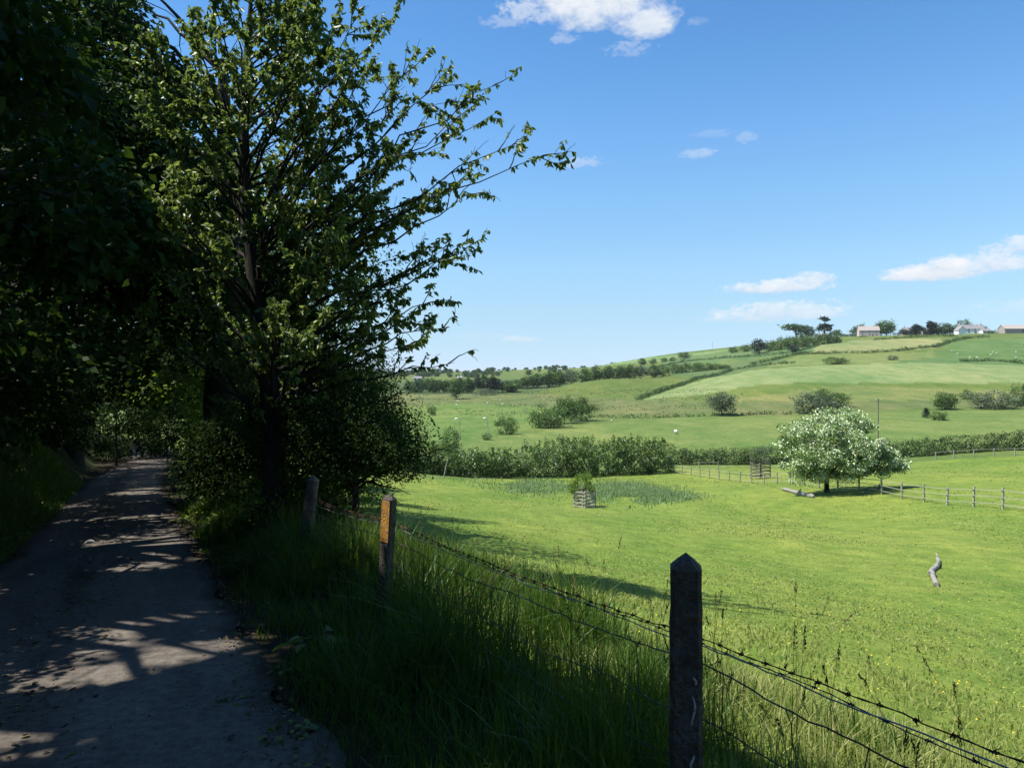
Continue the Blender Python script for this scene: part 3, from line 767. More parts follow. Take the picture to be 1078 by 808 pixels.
for i, (s, off, h, ch, rd, nc, lab) in enumerate(LT):
    if lab is None: lab = 'dense dark tree overhanging the lane'
    x, y = lane_xy(s, off); zb = hz(x, y); g = np.random.default_rng(100 + (i if i < 6 else i + 30))
    zl = float(lane_z(s)); cx, cyy = lane_xy(s, off + (1.4 if -4.5 < off < 2 else 4.4 if s in (7, 13.5) else -1.9 if s == 20 else 0))
    big = i in (1, 2)
    cl = ellipsoid_clumps((cx, cyy, zl + ch), rd, nc, g, .35)
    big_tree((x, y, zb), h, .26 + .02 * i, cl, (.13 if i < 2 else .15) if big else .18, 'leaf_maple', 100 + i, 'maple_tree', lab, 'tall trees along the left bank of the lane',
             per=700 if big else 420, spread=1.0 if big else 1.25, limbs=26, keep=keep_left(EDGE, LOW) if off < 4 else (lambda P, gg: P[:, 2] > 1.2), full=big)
# trees along the field side further down the lane
RT = [
 (17.5, 3.0, 11, 5.0, (2.6, 3.2, 3.8), 44, .10, 'leaf_hawthorn', 'dark leafy tree right of the lane just behind the cherry trunk'),
 (24, 3.2, 12, 5.5, (3.2, 3.6, 4.4), 46, .13, 'leaf_fresh', 'sunlit yellow green tree right of the lane, seen behind the cherry branches'),
 (33, 3.4, 13, 6.0, (3.6, 3.8, 5.0), 46, .15, 'leaf_maple', 'dark tree right of the lane near its far bend'),
]
def keep_right(lo):
    def k(P, g):
        off = N[0] * P[:, 0] + N[1] * P[:, 1]; s = U[0] * P[:, 0] + U[1] * P[:, 1]; h = P[:, 2] - lane_z(s)
        return (h > np.where(off < 1.3, 2.6, lo))
    return k
for i, (s, off, h, ch, rd, nc, lf, mat, lab) in enumerate(RT):
    x, y = lane_xy(s, off); zb = hz(x, y); g = np.random.default_rng(140 + i)
    cl = ellipsoid_clumps((x, y, float(lane_z(s)) + ch), rd, nc, g, .3)
    big_tree((x, y, zb), h, .2, cl, lf, mat, 140 + i, 'hedgerow_tree', lab, None, per=360, spread=.95, limbs=20, keep=keep_right(.6), full=False)

# the clipped dark thorn bush behind the fence, left of the orange post
def thorn(px, D, w, h, label, seed, mat='leaf_hawthorn', lo=.7, n=70, per=1100, leaf=.036, xr=None, cz=.55):
    x = (px - CX) / F0 * D; g = np.random.default_rng(seed); zb = hz(x, D)
    cl = ellipsoid_clumps((x, D, zb + h * cz), (w / 2, w / 2 * .9, h * .5), n, g, .3)
    def k(P, gg):
        hh = P[:, 2] - H(P[:, 0], P[:, 1])
        dx = (P[:, 0] - x) / (w / 2)
        return hh > lo + .55 * vnoise(P[:, 0] * 1.7, P[:, 1] * 1.7, seed) + 0.0 * dx
    return big_tree((x, D, zb), h, .09, cl, leaf, mat, seed, 'thorn_bush', label, None, per=per, spread=.58, cat='bush', limbs=30, keep=k, full=False, flat=.9, trunk_top=.6)
thorn(374, 10.6, 1.6, 2.3, 'dark rounded thorn bush overhanging the fence beside the orange topped post', 201, lo=1.05, n=60)
thorn(335, 12.4, 2.6, 3.2, 'tall dark thorn bush right of the cherry trunk, grey twigs at its edge', 202, n=80, lo=1.25)
thorn(252, 14.5, 1.8, 1.8, 'shaded bush left of the cherry trunk, at the edge of the lane verge', 203, n=60, lo=.3, leaf=.05, per=600)
thorn(335, 11.6, 2.4, 1.25, 'low sunlit green bush showing below the cherry branches behind the fence', 204, mat='leaf_fresh', n=34, lo=.1, per=420, leaf=.045, cz=.5)

# cherry tree
def cherry():
    g = np.random.default_rng(55); D = 11.0; X = (283 - CX) / F0 * D; zb = hz(X, D); base = np.array([X, D, zb])
    root = empty('cherry_tree', base); tag(root, 'tall slender cherry tree with long leafy shoots reaching over the field fence', 'tree')
    b = MB(); n = 16; t = np.linspace(0, 1, n); top = 8.8
    tr = np.stack([X + -.45 * t + .12 * np.sin(t * 7), D + .3 * t + .1 * np.cos(t * 5), zb - .3 + (top + .3) * t], 1)
    rr = .175 * (1 - t) ** .75 + .015; rr[0] = .27; rr[1] = .205
    b.tube(tr, rr, 12)
    # limbs: height up the trunk, compass turn (0 = to the right of the photo, + = away), length, rise angle
    LP, LA, LN, LS, LT_ = [], [], [], [], []
    specs = []
    for k in range(92):
        z = .15 + .82 * (k + g.uniform(0, 1)) / 92
        a = g.normal(0, .6) if g.uniform() < .45 else g.uniform(-PI, PI)
        specs.append((z, a, None, g.normal(38, 9)))
    # the limbs that stand out against the sky, aimed at points of the photograph
    aimed = [(.42, 575, 160), (.36, 505, 262), (.46, 528, 88), (.5, 525, 120), (.52, 457, 50), (.44, 545, 150), (.38, 515, 200), (.34, 500, 320 - 60), (.26, 470, 345), (.3, 470, 318), (.24, 478, 382), (.55, 420, 12), (.47, 500, 110), (.48, 480, 75), (.40, 490, 185), (.33, 470, 275), (.45, 440, 140), (.40, 450, 215), (.50, 440, 70), (.54, 400, 20), (.35, 440, 265), (.48, 395, 60), (.42, 410, 120), (.38, 405, 180), (.52, 370, 30), (.30, 430, 300), (.28, 420, 335), (.22, 400, 380), (.3, 385, 320), (.24, 440, 362), (.2, 365, 395), (.26, 355, 350), (.36, 340, 260), (.42, 330, 200), (.5, 320, 130), (.6, 310, 60), (.4, 220, 200), (.5, 215, 120), (.6, 225, 40)]
    def shoots(q, r0, first, dens, length, depth, leafy):
        L = np.linalg.norm(np.diff(q, axis=0), axis=1).sum(); m = max(2, int(L * dens))
        for u in np.sort(g.uniform(first, 1.0, m)):
            p = np.array([np.interp(u, np.linspace(0, 1, len(q)), q[:, k]) for k in range(3)])
            i = min(int(u * (len(q) - 1)), len(q) - 2); d = norm(q[i + 1] - q[i])
            e = norm(d * .9 + g.normal(size=3) * .55 + np.array([0, 0, .28]))
            l = length * g.uniform(.5, 1.25) * (1.15 - .5 * u)
            s = limb_to(p, p + e * l, g, 6, .04, .03)
            b.tube(s, np.linspace(max(.004, r0 * .35), .0025, 6), 5, cap=False)
            if depth: shoots(s, r0 * .4, .3, dens * 1.1, length * .5, depth - 1, leafy)
            if g.uniform() < leafy: foxtail(s)
        if leafy > .3: foxtail(q[-3:])
    def foxtail(s):
        L = np.linalg.norm(np.diff(s, axis=0), axis=1).sum(); m = int(L * g.uniform(40, 85))
        lo = g.uniform(.15, .55)
        u = g.uniform(lo, 1.02, m)
        p = np.stack([np.interp(u, np.linspace(0, 1, len(s)), s[:, k]) for k in range(3)], 1)
        d = norm(s[-1] - s[0])
        a = norm(d * .35 + g.normal(size=(m, 3)) * .55 + np.array([0, 0, -.75]))
        LP.append(p); LA.append(a); LN.append(norm(g.normal(size=(m, 3)) + np.array([0, 0, .5]))); LS.append(.094 * g.uniform(.45, 1.3, m))
        LT_.append(np.clip(g.normal(.5, .15) + .22 * g.normal(size=m), 0, 1))
    def start(z):
        zz = zb + z * top
        return np.array([np.interp(zz, tr[:, 2], tr[:, k]) for k in range(3)]), np.interp(zz, tr[:, 2], rr)
    for z, a, l, el_ in specs:
        p, r = start(z); l = np.interp(z, [.1, .25, .5, .8, 1], [1.4, 2.6, 2.6, 1.5, .7]) * g.uniform(.7, 1.1)
        e = p + l * np.array([math.cos(a) * math.cos(rad(el_)), math.sin(a) * math.cos(rad(el_)), math.sin(rad(el_))])
        q = limb_to(p, e, g, 9, .02, .02)
        b.tube(q, np.linspace(r * .28, .005, 9), 6, cap=False)
        shoots(q, r * .25, .2, 3.0, .8, 1, .92)
    for z, px, py in aimed:
        p, r = start(z); Dt = D + g.uniform(-1.3, 1.0)
        e = np.array(at(px, py, Dt)); q = limb_to(p, e, g, 10, .03, .018)
        b.tube(q, np.linspace(max(.014, r * .22), .003, 10), 6, cap=False)
        shoots(q, r * .22, .35, 1.9, .62, 1, .62)
    sub(b, base); b.build('trunk', M['bark'], root)
    P = np.vstack(LP); ok = P[:, 2] > zb + 1.9
    ok &= g.uniform(size=len(P)) < np.interp(P[:, 0], [-3, -1.6, -.4], [1.0, .8, .52])
    A, Nn, S_, T_ = np.vstack(LA)[ok], np.vstack(LN)[ok], np.concatenate(LS)[ok], np.concatenate(LT_)[ok]
    V, F, T = leaves(P[ok], A, Nn, S_, S_ * .48, T_, True, .2, .2)
    raw_mesh('crown', V - base, F, T, M['leaf_cherry'], root)
    print('cherry leaves', ok.sum())
cherry()

# low bushes on the left bank under the trees
for i, (s, off, r, h, lab) in enumerate([(7.5, -3.6, 1.5, 2.6, 'dark leafy bush on the left bank nearest the camera'), (11.5, -3.4, 1.7, 3.0, 'leafy bush on the left bank with a few sunlit leaves'),
        (16, -3.3, 1.9, 3.2, 'dark bush half way along the left bank'), (21, -3.2, 2.0, 3.4, 'dark bush on the left bank before the lane dips'), (27, -3.0, 2.2, 3.6, 'deep shaded bush on the left bank near the lane end'),
        (34, -2.9, 2.4, 4.0, 'deep shaded bush beside the far end of the lane'), (42, -.9, 3.4, 5.4, 'dark bush blocking the far end of the lane'), (46, 2.6, 3.4, 5.0, 'dark leafy thicket at the right of the lane end'), (4.2, -3.7, 1.2, 2.2, 'unseen bush added on the near left bank to block light')]):  # last bush stands out of view, added to darken the bank
    x, y = lane_xy(s, off); g = np.random.default_rng(160 + i); zb = hz(x, y)
    cl = ellipsoid_clumps((x, y, zb + h * .5), (r, r, h * .52), 40, g, .3)
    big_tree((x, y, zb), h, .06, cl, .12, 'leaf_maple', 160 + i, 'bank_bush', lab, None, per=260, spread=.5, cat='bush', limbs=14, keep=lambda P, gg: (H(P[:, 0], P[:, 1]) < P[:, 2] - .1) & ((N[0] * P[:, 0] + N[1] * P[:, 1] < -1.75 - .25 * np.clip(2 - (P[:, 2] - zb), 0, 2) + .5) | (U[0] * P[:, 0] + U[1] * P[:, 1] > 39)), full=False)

# ------------------------------------------------------------------ grass
def blades(name, P, h, w, mat, label, seed, lean=.35, tint=None, cat='grass', segs=3, flop=None):
    g = np.random.default_rng(seed); n = len(P)
    az_ = g.uniform(0, 2 * PI, n); d = np.stack([np.cos(az_), np.sin(az_), np.zeros(n)], 1)
    wd = g.uniform(0, 2 * PI, n); b = np.stack([np.cos(wd), np.sin(wd), np.zeros(n)], 1)
    ln_ = (np.abs(g.normal(0, 1, n)) * lean * h)[:, None]
    z = np.array([0, 0, 1.0])
    V = []
    ts = np.linspace(0, 1, segs + 1)
    for t in ts[:-1]:
        c = P + z * (h[:, None] * (t - .25 * t * t * (ln_ / h[:, None]))) + d * ln_ * t ** 1.8
        ww = w[:, None] * (1 - .55 * t) * .5
        V += [c - b * ww, c + b * ww]
    c = P + z * h[:, None] * (1 - .25 * (ln_ / h[:, None])) + d * ln_
    V.append(c); k = 2 * segs + 1
    V = np.stack(V, 1).reshape(-1, 3)
    base = np.arange(n)[:, None] * k
    F = [base + np.array([2 * i, 2 * i + 1, 2 * i + 3, 2 * i + 2]) for i in range(segs - 1)]
    F.append(base + np.array([2 * segs - 2, 2 * segs - 1, 2 * segs, 2 * segs]))
    F = np.concatenate(F, 1).reshape(-1, 4)
    tt = np.clip(g.normal(.5, .2, n), 0, 1) if tint is None else tint
    o = raw_mesh(name, V, F, np.repeat(tt, k), M[mat])
    return tag(o, label, cat, kind='stuff')

g = np.random.default_rng(77)
# long grass of the verge and under the fence
def verge():
    n = 120000
    s = -1.5 + 21 * g.uniform(0, 1, n) ** 1.5; off = g.uniform(LANE_R - .02, 3.6, n)
    d = np.interp(off, [.82, 1.05, 1.5, 2.6, 3.6], [.35, .9, 1, .9, .25]) * np.interp(s, [-1.5, 6, 20], [1, 1, .8])
    tuft = .55 + .9 * vnoise(s * 2.1, off * 2.1, 41) + .6 * vnoise(s * .7, off * .7, 42)
    k = g.uniform(size=n) < d * np.clip(tuft, .1, 1.3); s, off, tuft = s[k], off[k], tuft[k]
    X = U[0] * s + N[0] * off; Y = U[1] * s + N[1] * off
    P = np.stack([X, Y, H(X, Y) - .01], 1)
    r = np.hypot(X, Y)
    h = np.interp(off, [.8, 1.0, 1.3, 1.9, 2.6, 3.6], [.07, .15, .32, .56, .46, .24]) * g.uniform(.5, 1.15, len(s)) * np.clip(tuft + .45, .5, 1.3)
    h *= np.where((r < 2.2) & (off < 1.6), .45, 1) * np.interp(s, [2, 4.0, 4.8, 6.2, 7.5], [.68, .85, 1.6, 1.3, 1.05])
    ok = ~((np.abs(X) < Y * .72) & (Y < 1.15)) & (r > .6)
    P, h, r = P[ok], h[ok], r[ok]
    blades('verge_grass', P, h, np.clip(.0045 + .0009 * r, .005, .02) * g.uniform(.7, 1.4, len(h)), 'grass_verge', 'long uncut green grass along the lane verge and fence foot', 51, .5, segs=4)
    # left side of the lane: bank grass and ivy
    n = 42000; s = 3 + 27 * g.uniform(0, 1, n) ** 1.2; off = g.uniform(-4.6, LANE_L + .02, n)
    X = U[0] * s + N[0] * off; Y = U[1] * s + N[1] * off; r = np.hypot(X, Y)
    h = np.interp(off, [-4.6, -2.2, -1.75, -1.6], [.35, .35, .2, .1]) * g.uniform(.5, 1.2, n)
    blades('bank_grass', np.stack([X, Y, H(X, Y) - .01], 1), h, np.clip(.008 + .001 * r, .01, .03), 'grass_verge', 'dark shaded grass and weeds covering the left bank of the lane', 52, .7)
verge()

def meadow():
    n = 160000
    r = 2.6 * (60 / 2.6) ** g.uniform(0, 1, n); a = rad(1) * g.uniform(-38, 40, n)
    X, Y = r * np.sin(a), r * np.cos(a); off = N[0] * X + N[1] * Y
    k = (off > 2.5) & (g.uniform(size=n) < np.clip(.62 + 1.0 * vnoise(X * 1.1, Y * 1.1, 61) + .6 * vnoise(X * .3, Y * .3, 62), .12, 1)); X, Y, r, off = X[k], Y[k], r[k], off[k]
    tall = sstep(vnoise(X * .45, Y * .3, 63) + np.interp(off, [2.5, 4, 8], [.5, .25, 0]), .12, .5)
    h = (np.interp(off, [2.5, 4.2, 7], [.17, .10, .05]) + .06 * tall * (off < 7)) * np.interp(r, [8, 40], [1, .55]) * g.uniform(.5, 1.25, len(X))
    t = np.clip(.45 + .22 * g.normal(size=len(X)) + .25 * vnoise(X * .5, Y * .5, 64) + .12 * tall, 0, 1)
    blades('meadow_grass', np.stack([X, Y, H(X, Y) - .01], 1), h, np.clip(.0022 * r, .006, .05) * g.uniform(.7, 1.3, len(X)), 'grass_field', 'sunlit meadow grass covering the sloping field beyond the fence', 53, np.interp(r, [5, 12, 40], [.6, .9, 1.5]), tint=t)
    n = 60000
    r = 30 * (112 / 30) ** g.uniform(0, 1, n); a = rad(1) * g.uniform(-12, 37, n)
    X, Y = r * np.sin(a), r * np.cos(a)
    k = g.uniform(size=n) < np.clip(.35 + 1.5 * vnoise(X * .25, Y * .12, 66), .03, 1); X, Y, r = X[k], Y[k], r[k]
    t = np.clip(.42 + .25 * g.normal(size=len(X)), 0, 1)
    blades('meadow_grass', np.stack([X, Y, H(X, Y) - .01], 1), g.uniform(.04, .11, len(X)), .0018 * r, 'grass_field', 'shorter grazed grass further down the field towards the hedge', 54, 1.6, tint=t, segs=2)
    # the rough bluish patch round the tree guard
    n = 26000; X = g.normal(6, 5.5, n); Y = g.normal(62, 8, n)
    P0 = hit(655, 517); P1_ = hit(560, 512); P2_ = hit(690, 522)
    X = np.concatenate([g.normal(P0[0], 2.6, n // 2), g.normal(P1_[0], 2.6, n // 4), g.normal(P2_[0], 1.5, n // 4)])
    Y = np.concatenate([g.normal(P0[1], 6.0, n // 2), g.normal(P1_[1], 5.0, n // 4), g.normal(P2_[1], 3, n // 4)])
    k = g.uniform(size=len(X)) < np.clip(.6 + 1.3 * vnoise(X * .6, Y * .3, 67), 0, 1); X, Y = X[k], Y[k]
    blades('rough_grass', np.stack([X, Y, H(X, Y) - .02], 1), g.uniform(.2, .5, len(X)), np.full(len(X), .09), 'grass_rough', 'patch of tall bluish green rough grass round the slatted tree guard', 55, .9, segs=2)
meadow()

def seed_stalks():
    b_st, b_hd = MB(), MB(); n = 0
    for i in range(240):
        s = g.uniform(1.2, 11); off = g.normal(2.1, .32)
        if off < 1.3: continue
        p = fpos(s, off); hh = g.uniform(.45, .85) * (1 if off < 2.9 else .6)
        if np.hypot(p[0], p[1]) < 1.5: continue
        ln_ = g.normal(0, .10, 2); t = np.linspace(0, 1, 6)
        q = np.stack([p[0] + ln_[0] * t ** 2 * hh * 2, p[1] + ln_[1] * t ** 2 * hh * 2, p[2] + hh * t], 1)
        b_st.tube(q, np.linspace(.0016, .0009, 6), 3, tint=g.uniform(.3, .8), cap=False)
        kind = g.uniform(); d = norm(q[-1] - q[-2]); L = g.uniform(.05, .11)
        m = 26; u = g.uniform(0, 1, m); sp_ = (.004 if kind < .6 else .012 * (1 - u))
        P = q[-1] + d * (u * L)[:, None] + g.normal(size=(m, 3)) * np.atleast_1d(sp_)[:, None] * .6
        V, F, T = leaves(P, d + g.normal(size=(m, 3)) * .16, rand_dirs(m, g), .014, .005, g.uniform(.2, .9), False)
        b_hd.add(V, F, 0, T)
    o = b_st.build('seed_stalks', M['seed']); tag(o, 'thin grass stalks standing tall along the fence', 'grass', kind='stuff')
    o = b_hd.build('seed_heads', M['seed']); tag(o, 'grass seed heads on tall stalks along the fence', 'grass', kind='stuff')
seed_stalks()

def buttercups():
    c = MB(); cnt = 0
    cl = [hit(px, py) for px, py in ((930,640),(985,690),(1050,760),(900,650),(860,700),(1000,720),(800,610),(740,610),(1060,650),(960,660),(1010,660),(880,620),(1040,700),(940,720),(780,640),(1070,600),(700,600))]
    for k in range(420):
        q = cl[g.integers(len(cl))]; r0 = np.hypot(q[0], q[1])
        x, y = q[0] + g.normal(0, .14 * r0), q[1] + g.normal(0, .16 * r0)
        if N[0] * x + N[1] * y < 2.8 or y < 3.2: continue
        r = np.hypot(x, y); z = hz(x, y) + g.uniform(.12, .26)
        rad_ = .005 + .0004 * r
        th = np.arange(5) / 5 * 2 * PI; tl = g.normal(0, .25, 2)
        for t in th:
            d = np.array([math.cos(t), math.sin(t), .35 + tl[0] * math.cos(t) + tl[1] * math.sin(t)])
            e = np.array([-math.sin(t), math.cos(t), 0])
            p = np.array([x, y, z])
            c.add([p, p + d * rad_ * .6 + e * rad_ * .5, p + d * rad_ * 1.1, p + d * rad_ * .6 - e * rad_ * .5], [(0, 1, 2, 3)], 0, g.uniform())
        cnt += 1
    o = c.build('buttercups', M['buttercup']); tag(o, 'yellow buttercup flowers scattered over the near field', 'flower', kind='stuff')
buttercups()

def marsh():
    n = 16000; Y = g.uniform(225, 460, n); px = g.uniform(400, 760, n); X = (px - CX) / F0 * Y
    py = CY - (H(X, Y) - EYE) / Y * F0
    k = (py > 409) & (py < 438) & (g.uniform(size=n) < np.clip(.25 + 2.0 * vnoise(X / 16, Y / 9, 71), 0, 1)); X, Y = X[k], Y[k]
    blades('marsh_rushes', np.stack([X, Y, H(X, Y) - .03], 1), g.uniform(.2, .5, len(X)), g.uniform(.3, .7, len(X)), 'rushes', 'brownish rushes and tussocks of the rough marsh field', 58, 1.0, segs=2)
marsh()

# fallen leaves and grit on the lane
def litter():
    n = 3200; s = 1.6 + 30 * g.uniform(0, 1, n) ** 1.4
    off = np.where(g.uniform(size=n) < .45, g.normal(-.55, .22, n), np.where(g.uniform(size=n) < .6, LANE_R - np.abs(g.normal(0, .16, n)), LANE_L + np.abs(g.normal(0, .2, n))))
    off = np.clip(off, LANE_L, LANE_R + .15)
    X = U[0] * s + N[0] * off; Y = U[1] * s + N[1] * off
    P = np.stack([X, Y, lane_z(s) + .04], 1)
    a = g.uniform(0, 2 * PI, n); ax = np.stack([np.cos(a), np.sin(a), g.normal(0, .12, n)], 1)
    L = g.uniform(.012, .055, n)
    V, F, T = leaves(P, ax, np.array([0, 0, 1.0]) + g.normal(size=(n, 3)) * .22, L, L * .6, g.uniform(0, .9, n), True)
    o = raw_mesh('fallen_leaves', V, F, T, M['litter']); tag(o, 'brown fallen leaves and bits littering the lane', 'leaves', kind='stuff')
litter()

def stone_at(px, py, size, label, seed, mat='stone', name='stone'):
    g2 = np.random.default_rng(seed); p = hit(px, py)
    import bmesh
    bm = bmesh.new(); bmesh.ops.create_icosphere(bm, subdivisions=3, radius=.5)
    V = np.array([v.co[:] for v in bm.verts]); F = [[v.index for v in f.verts] + [f.verts[2].index] for f in bm.faces]; bm.free()
    V = V * (1 + .30 * vnoise(V[:, 0] * 2.4 + seed, V[:, 1] * 2.4 + V[:, 2] * 3, seed)[:, None]) * np.array(size)
    V[:, 2] = np.maximum(V[:, 2], -.3 * size[2])
    b = MB(); b.add(V, F, 0, .5, True)
    o = b.build(name, M[mat]); o.location = (p[0], p[1], p[2] + .3 * size[2]); o.rotation_euler = (0, 0, g2.uniform(0, 3))
    return tag(o, label, 'stone')
def gravel():
    n = 800; b = MB(); s = 1.6 + 26 * g.uniform(0, 1, n) ** 1.5
    off = np.where(g.uniform(size=n) < .35, g.normal(-.5, .3, n), np.where(g.uniform(size=n) < .6, LANE_R + .05 - np.abs(g.normal(0, .2, n)), LANE_L + np.abs(g.normal(0, .25, n))))
    base = np.array([(1, 0, -.4), (0, 1, -.4), (-1, 0, -.4), (0, -1, -.4), (0, 0, .7)])
    for i in range(n):
        o = np.clip(off[i], LANE_L, LANE_R + .2); r = g.uniform(.004, .017); p = U * s[i] + N * o
        v = rot_xyz(base * (1 + .3 * g.normal(size=(5, 3))) * r, 0, 0, g.uniform(0, 6)) + np.array([p[0], p[1], float(lane_z(s[i])) + .03 * (1 - ((o - LANE_L) / 1.22 - 1) ** 2) + .008])
        b.add(v, [(0, 1, 4, 4), (1, 2, 4, 4), (2, 3, 4, 4), (3, 0, 4, 4)])
    o = b.build('gravel', M['grit']); tag(o, 'loose grit and small stones on the lane surface', 'gravel', kind='stuff')
gravel()
stone_at(95, 573, (.22, .15, .09), 'small pale stone lying on the left half of the lane', 5)

def weed(name, px, py, n, r, h, label, seed, mat='leaf_fresh', leaf=.09):
    g2 = np.random.default_rng(seed); p = hit(px, py); root = empty(name, p); tag(root, label, 'plant')
    b = MB(); P, A, T_ = [], [], []
    for k in range(n):
        a = g2.uniform(0, 2 * PI); d = np.array([math.cos(a), math.sin(a), 0]); hh = h * g2.uniform(.5, 1); rr = r * g2.uniform(.4, 1)
        q = np.stack([d * rr * t ** 1.4 + np.array([0, 0, hh * (t - .3 * t ** 3)]) for t in np.linspace(0, 1, 5)])
        b.tube(q, np.linspace(.003, .0015, 5), 4, cap=False); P.append(q[-1]); A.append(d + np.array([0, 0, -.2])); T_.append(g2.uniform(.3, .9))
    b.build('stems', M['seed'], root)
    L = leaf * g2.uniform(.7, 1.2, n)
    V, F, T = leaves(np.array(P), np.array(A), np.array([0, 0, 1.0]) + g2.normal(size=(n, 3)) * .25, L, L * .7, np.array(T_), True)
    raw_mesh('foliage', V, F, T, M[mat], root)
weed('dock_plant', 298, 707, 9, .07, .05, 'small broad leaved dock plant at the right edge of the lane', 301, 'leaf_cherry', .07)
weed('dock_plant', 244, 742, 10, .09, .03, 'flat leafy weed lying on the lane surface near its right edge', 302, 'leaf_cherry', .06)
weed('nettle_plant', 12, 575, 26, .30, .35, 'leafy green weed catching light at the left lane edge', 303, 'leaf_fresh', .10)
weed('nettle_plant', 232, 540, 34, .35, .55, 'bright leafy weed on the verge just right of the lane', 304, 'leaf_fresh', .12)
weed('dock_plant', 330, 690, 14, .16, .22, 'broad leaved weed low in the shaded verge grass', 306, 'leaf_cherry', .12)
weed('nettle_plant', 262, 610, 30, .28, .5, 'upright leafy weed deep in the dark verge', 307, 'leaf_maple', .09)
weed('dock_plant', 300, 775, 12, .12, .06, 'leafy weed creeping from the verge onto the lane edge nearest the camera', 308, 'leaf_cherry', .08)
weed('fern_plant', 205, 560, 30, .35, .45, 'leafy plant on the verge below the cherry trunk, half lit', 305, 'leaf_cherry', .11)
# ------------------------------------------------------------------ tree shapes for the middle and far distance
ORD = 'first second third fourth fifth sixth seventh eighth ninth tenth eleventh twelfth thirteenth fourteenth fifteenth sixteenth seventeenth eighteenth nineteenth twentieth'.split()

def crown_shape(kind, n, seed, leaf):
    """foliage for a tree one unit high standing at the origin: (vertices, faces, tint, limb polylines)"""
    g = np.random.default_rng(seed)
    if kind == 'round': nc, c, r = 48, (0, 0, .53), (.40, .40, .44)
    elif kind == 'wide': nc, c, r = 54, (0, 0, .52), (.60, .55, .44)
    elif kind == 'tall': nc, c, r = 44, (0, 0, .53), (.25, .25, .45)
    elif kind == 'bush': nc, c, r = 54, (0, 0, .40), (.62, .6, .52)
    elif kind == 'umbrella': nc, c, r = 30, (0, 0, .76), (.50, .45, .20)
    elif kind == 'conifer': nc, c, r = 44, (0, 0, .5), (.24, .24, .5)
    elif kind == 'cedar': nc, c, r = 30, (0, 0, .5), (.3, .3, .5)
    if kind == 'conifer':
        z = g.uniform(.10, .98, nc); a = g.uniform(0, 2 * PI, nc); q = (1 - z) * .27 * g.uniform(.4, 1.1, nc) + .015
        cl = np.stack([q * np.cos(a), q * np.sin(a), z], 1); sc = .05 + .07 * (1 - z)
    elif kind == 'cedar':
        lv = np.array([.40, .50, .60, .88, .95])[g.integers(0, 5, nc)]; a = g.uniform(0, 2 * PI, nc); q = np.where(lv > .8, .20, .30) * g.uniform(.1, 1, nc)
        cl = np.stack([q * np.cos(a), q * np.sin(a), lv + g.normal(0, .015, nc)], 1); sc = np.full(nc, .06)
    else:
        cl = ellipsoid_clumps(c, r, nc, g, .35); cl[:, 2] = np.maximum(cl[:, 2], .06 if kind == 'bush' else .13)
        cl += g.normal(size=cl.shape) * .035; sc = g.uniform(.07, .13, nc)
    per = int(n * 1.5) // nc; ci = np.repeat(np.arange(nc), per); m = len(ci)
    R = g.normal(size=(m, 3)) * sc[ci][:, None] * (np.array([1, 1, .35]) if kind in ('cedar', 'umbrella') else np.array([.8, .8, .62]))
    P = cl[ci] + R; k = P[:, 2] > .02; P, R, ci = P[k], R[k], ci[k]; m = len(P)
    L = leaf * g.uniform(.6, 1.3, m)
    T = np.clip(.45 + .15 * g.normal(size=nc)[ci] + .2 * g.normal(size=m), 0, 1)
    V, F, T = leaves(P, norm(R + g.normal(size=(m, 3)) * .06), rand_dirs(m, g) + np.array([0, 0, .7]), L, L * .75, T, False)
    limbs = [limb_to((0, 0, .12 + .3 * g.uniform()), q, g, 5, .05, .03) for q in cl[g.permutation(nc)[:9]]]
    return V, F, T, limbs

SHAPES = {}
def shape(kind, var, mat, n=1500, leaf=.065):
    key = (kind, var, mat, n)
    if key not in SHAPES:
        V, F, T, limbs = crown_shape(kind, n, hash((kind, var)) % 1000 if False else sum(map(ord, kind)) + var * 17, leaf)
        cm = bpy.data.meshes.new('crown'); o = raw_mesh('crown', V, F, T, M[mat]); cme = o.data; bpy.data.objects.remove(o)
        b = MB(); tr = {'bush': .012, 'cedar': .034, 'umbrella': .03}.get(kind, .018)
        b.tube([(0, 0, -.06), (0, 0, .1), (.005, .005, .45), (0, 0, .82 if kind in ('conifer', 'cedar') else .6)], [tr * 1.5, tr, tr * .8, tr * .35], 6)
        for q in limbs: b.tube(q, np.linspace(tr * .5, tr * .15, len(q)), 4, cap=False)
        o = b.build('trunk', M['bark_far']); tme = o.data; bpy.data.objects.remove(o)
        SHAPES[key] = (cme, tme)
        bpy.data.meshes.remove(cm)
    return SHAPES[key]

def plant(name, p, h, kind, var, mat, label, cat='tree', group=None, sx=1.0, rot=None, n=1500, leaf=.065, seed=0):
    cme, tme = shape(kind, var, mat, n, leaf)
    root = empty(name, p); tag(root, label, cat, group)
    root.scale = (h * sx, h * sx, h); root.rotation_euler = (0, 0, rot if rot is not None else random.uniform(0, 6.28))
    for nm, me in (('crown', cme), ('trunk', tme)):
        o = bpy.data.objects.new(nm, me); COL.objects.link(o); o.parent = root
    return root

def by_px(px, py_base, py_top, D=None):
    """ground point under a photo pixel (or at distance D behind a crest) and the height that reaches py_top"""
    if D is None:
        p = hit(px, py_base, 60)
    else:
        X = (px - CX) / F0 * D; p = np.array([X, D, hz(X, D)])
    top = EYE - (py_top - CY) / F0 * p[1]
    return p, top - p[2]

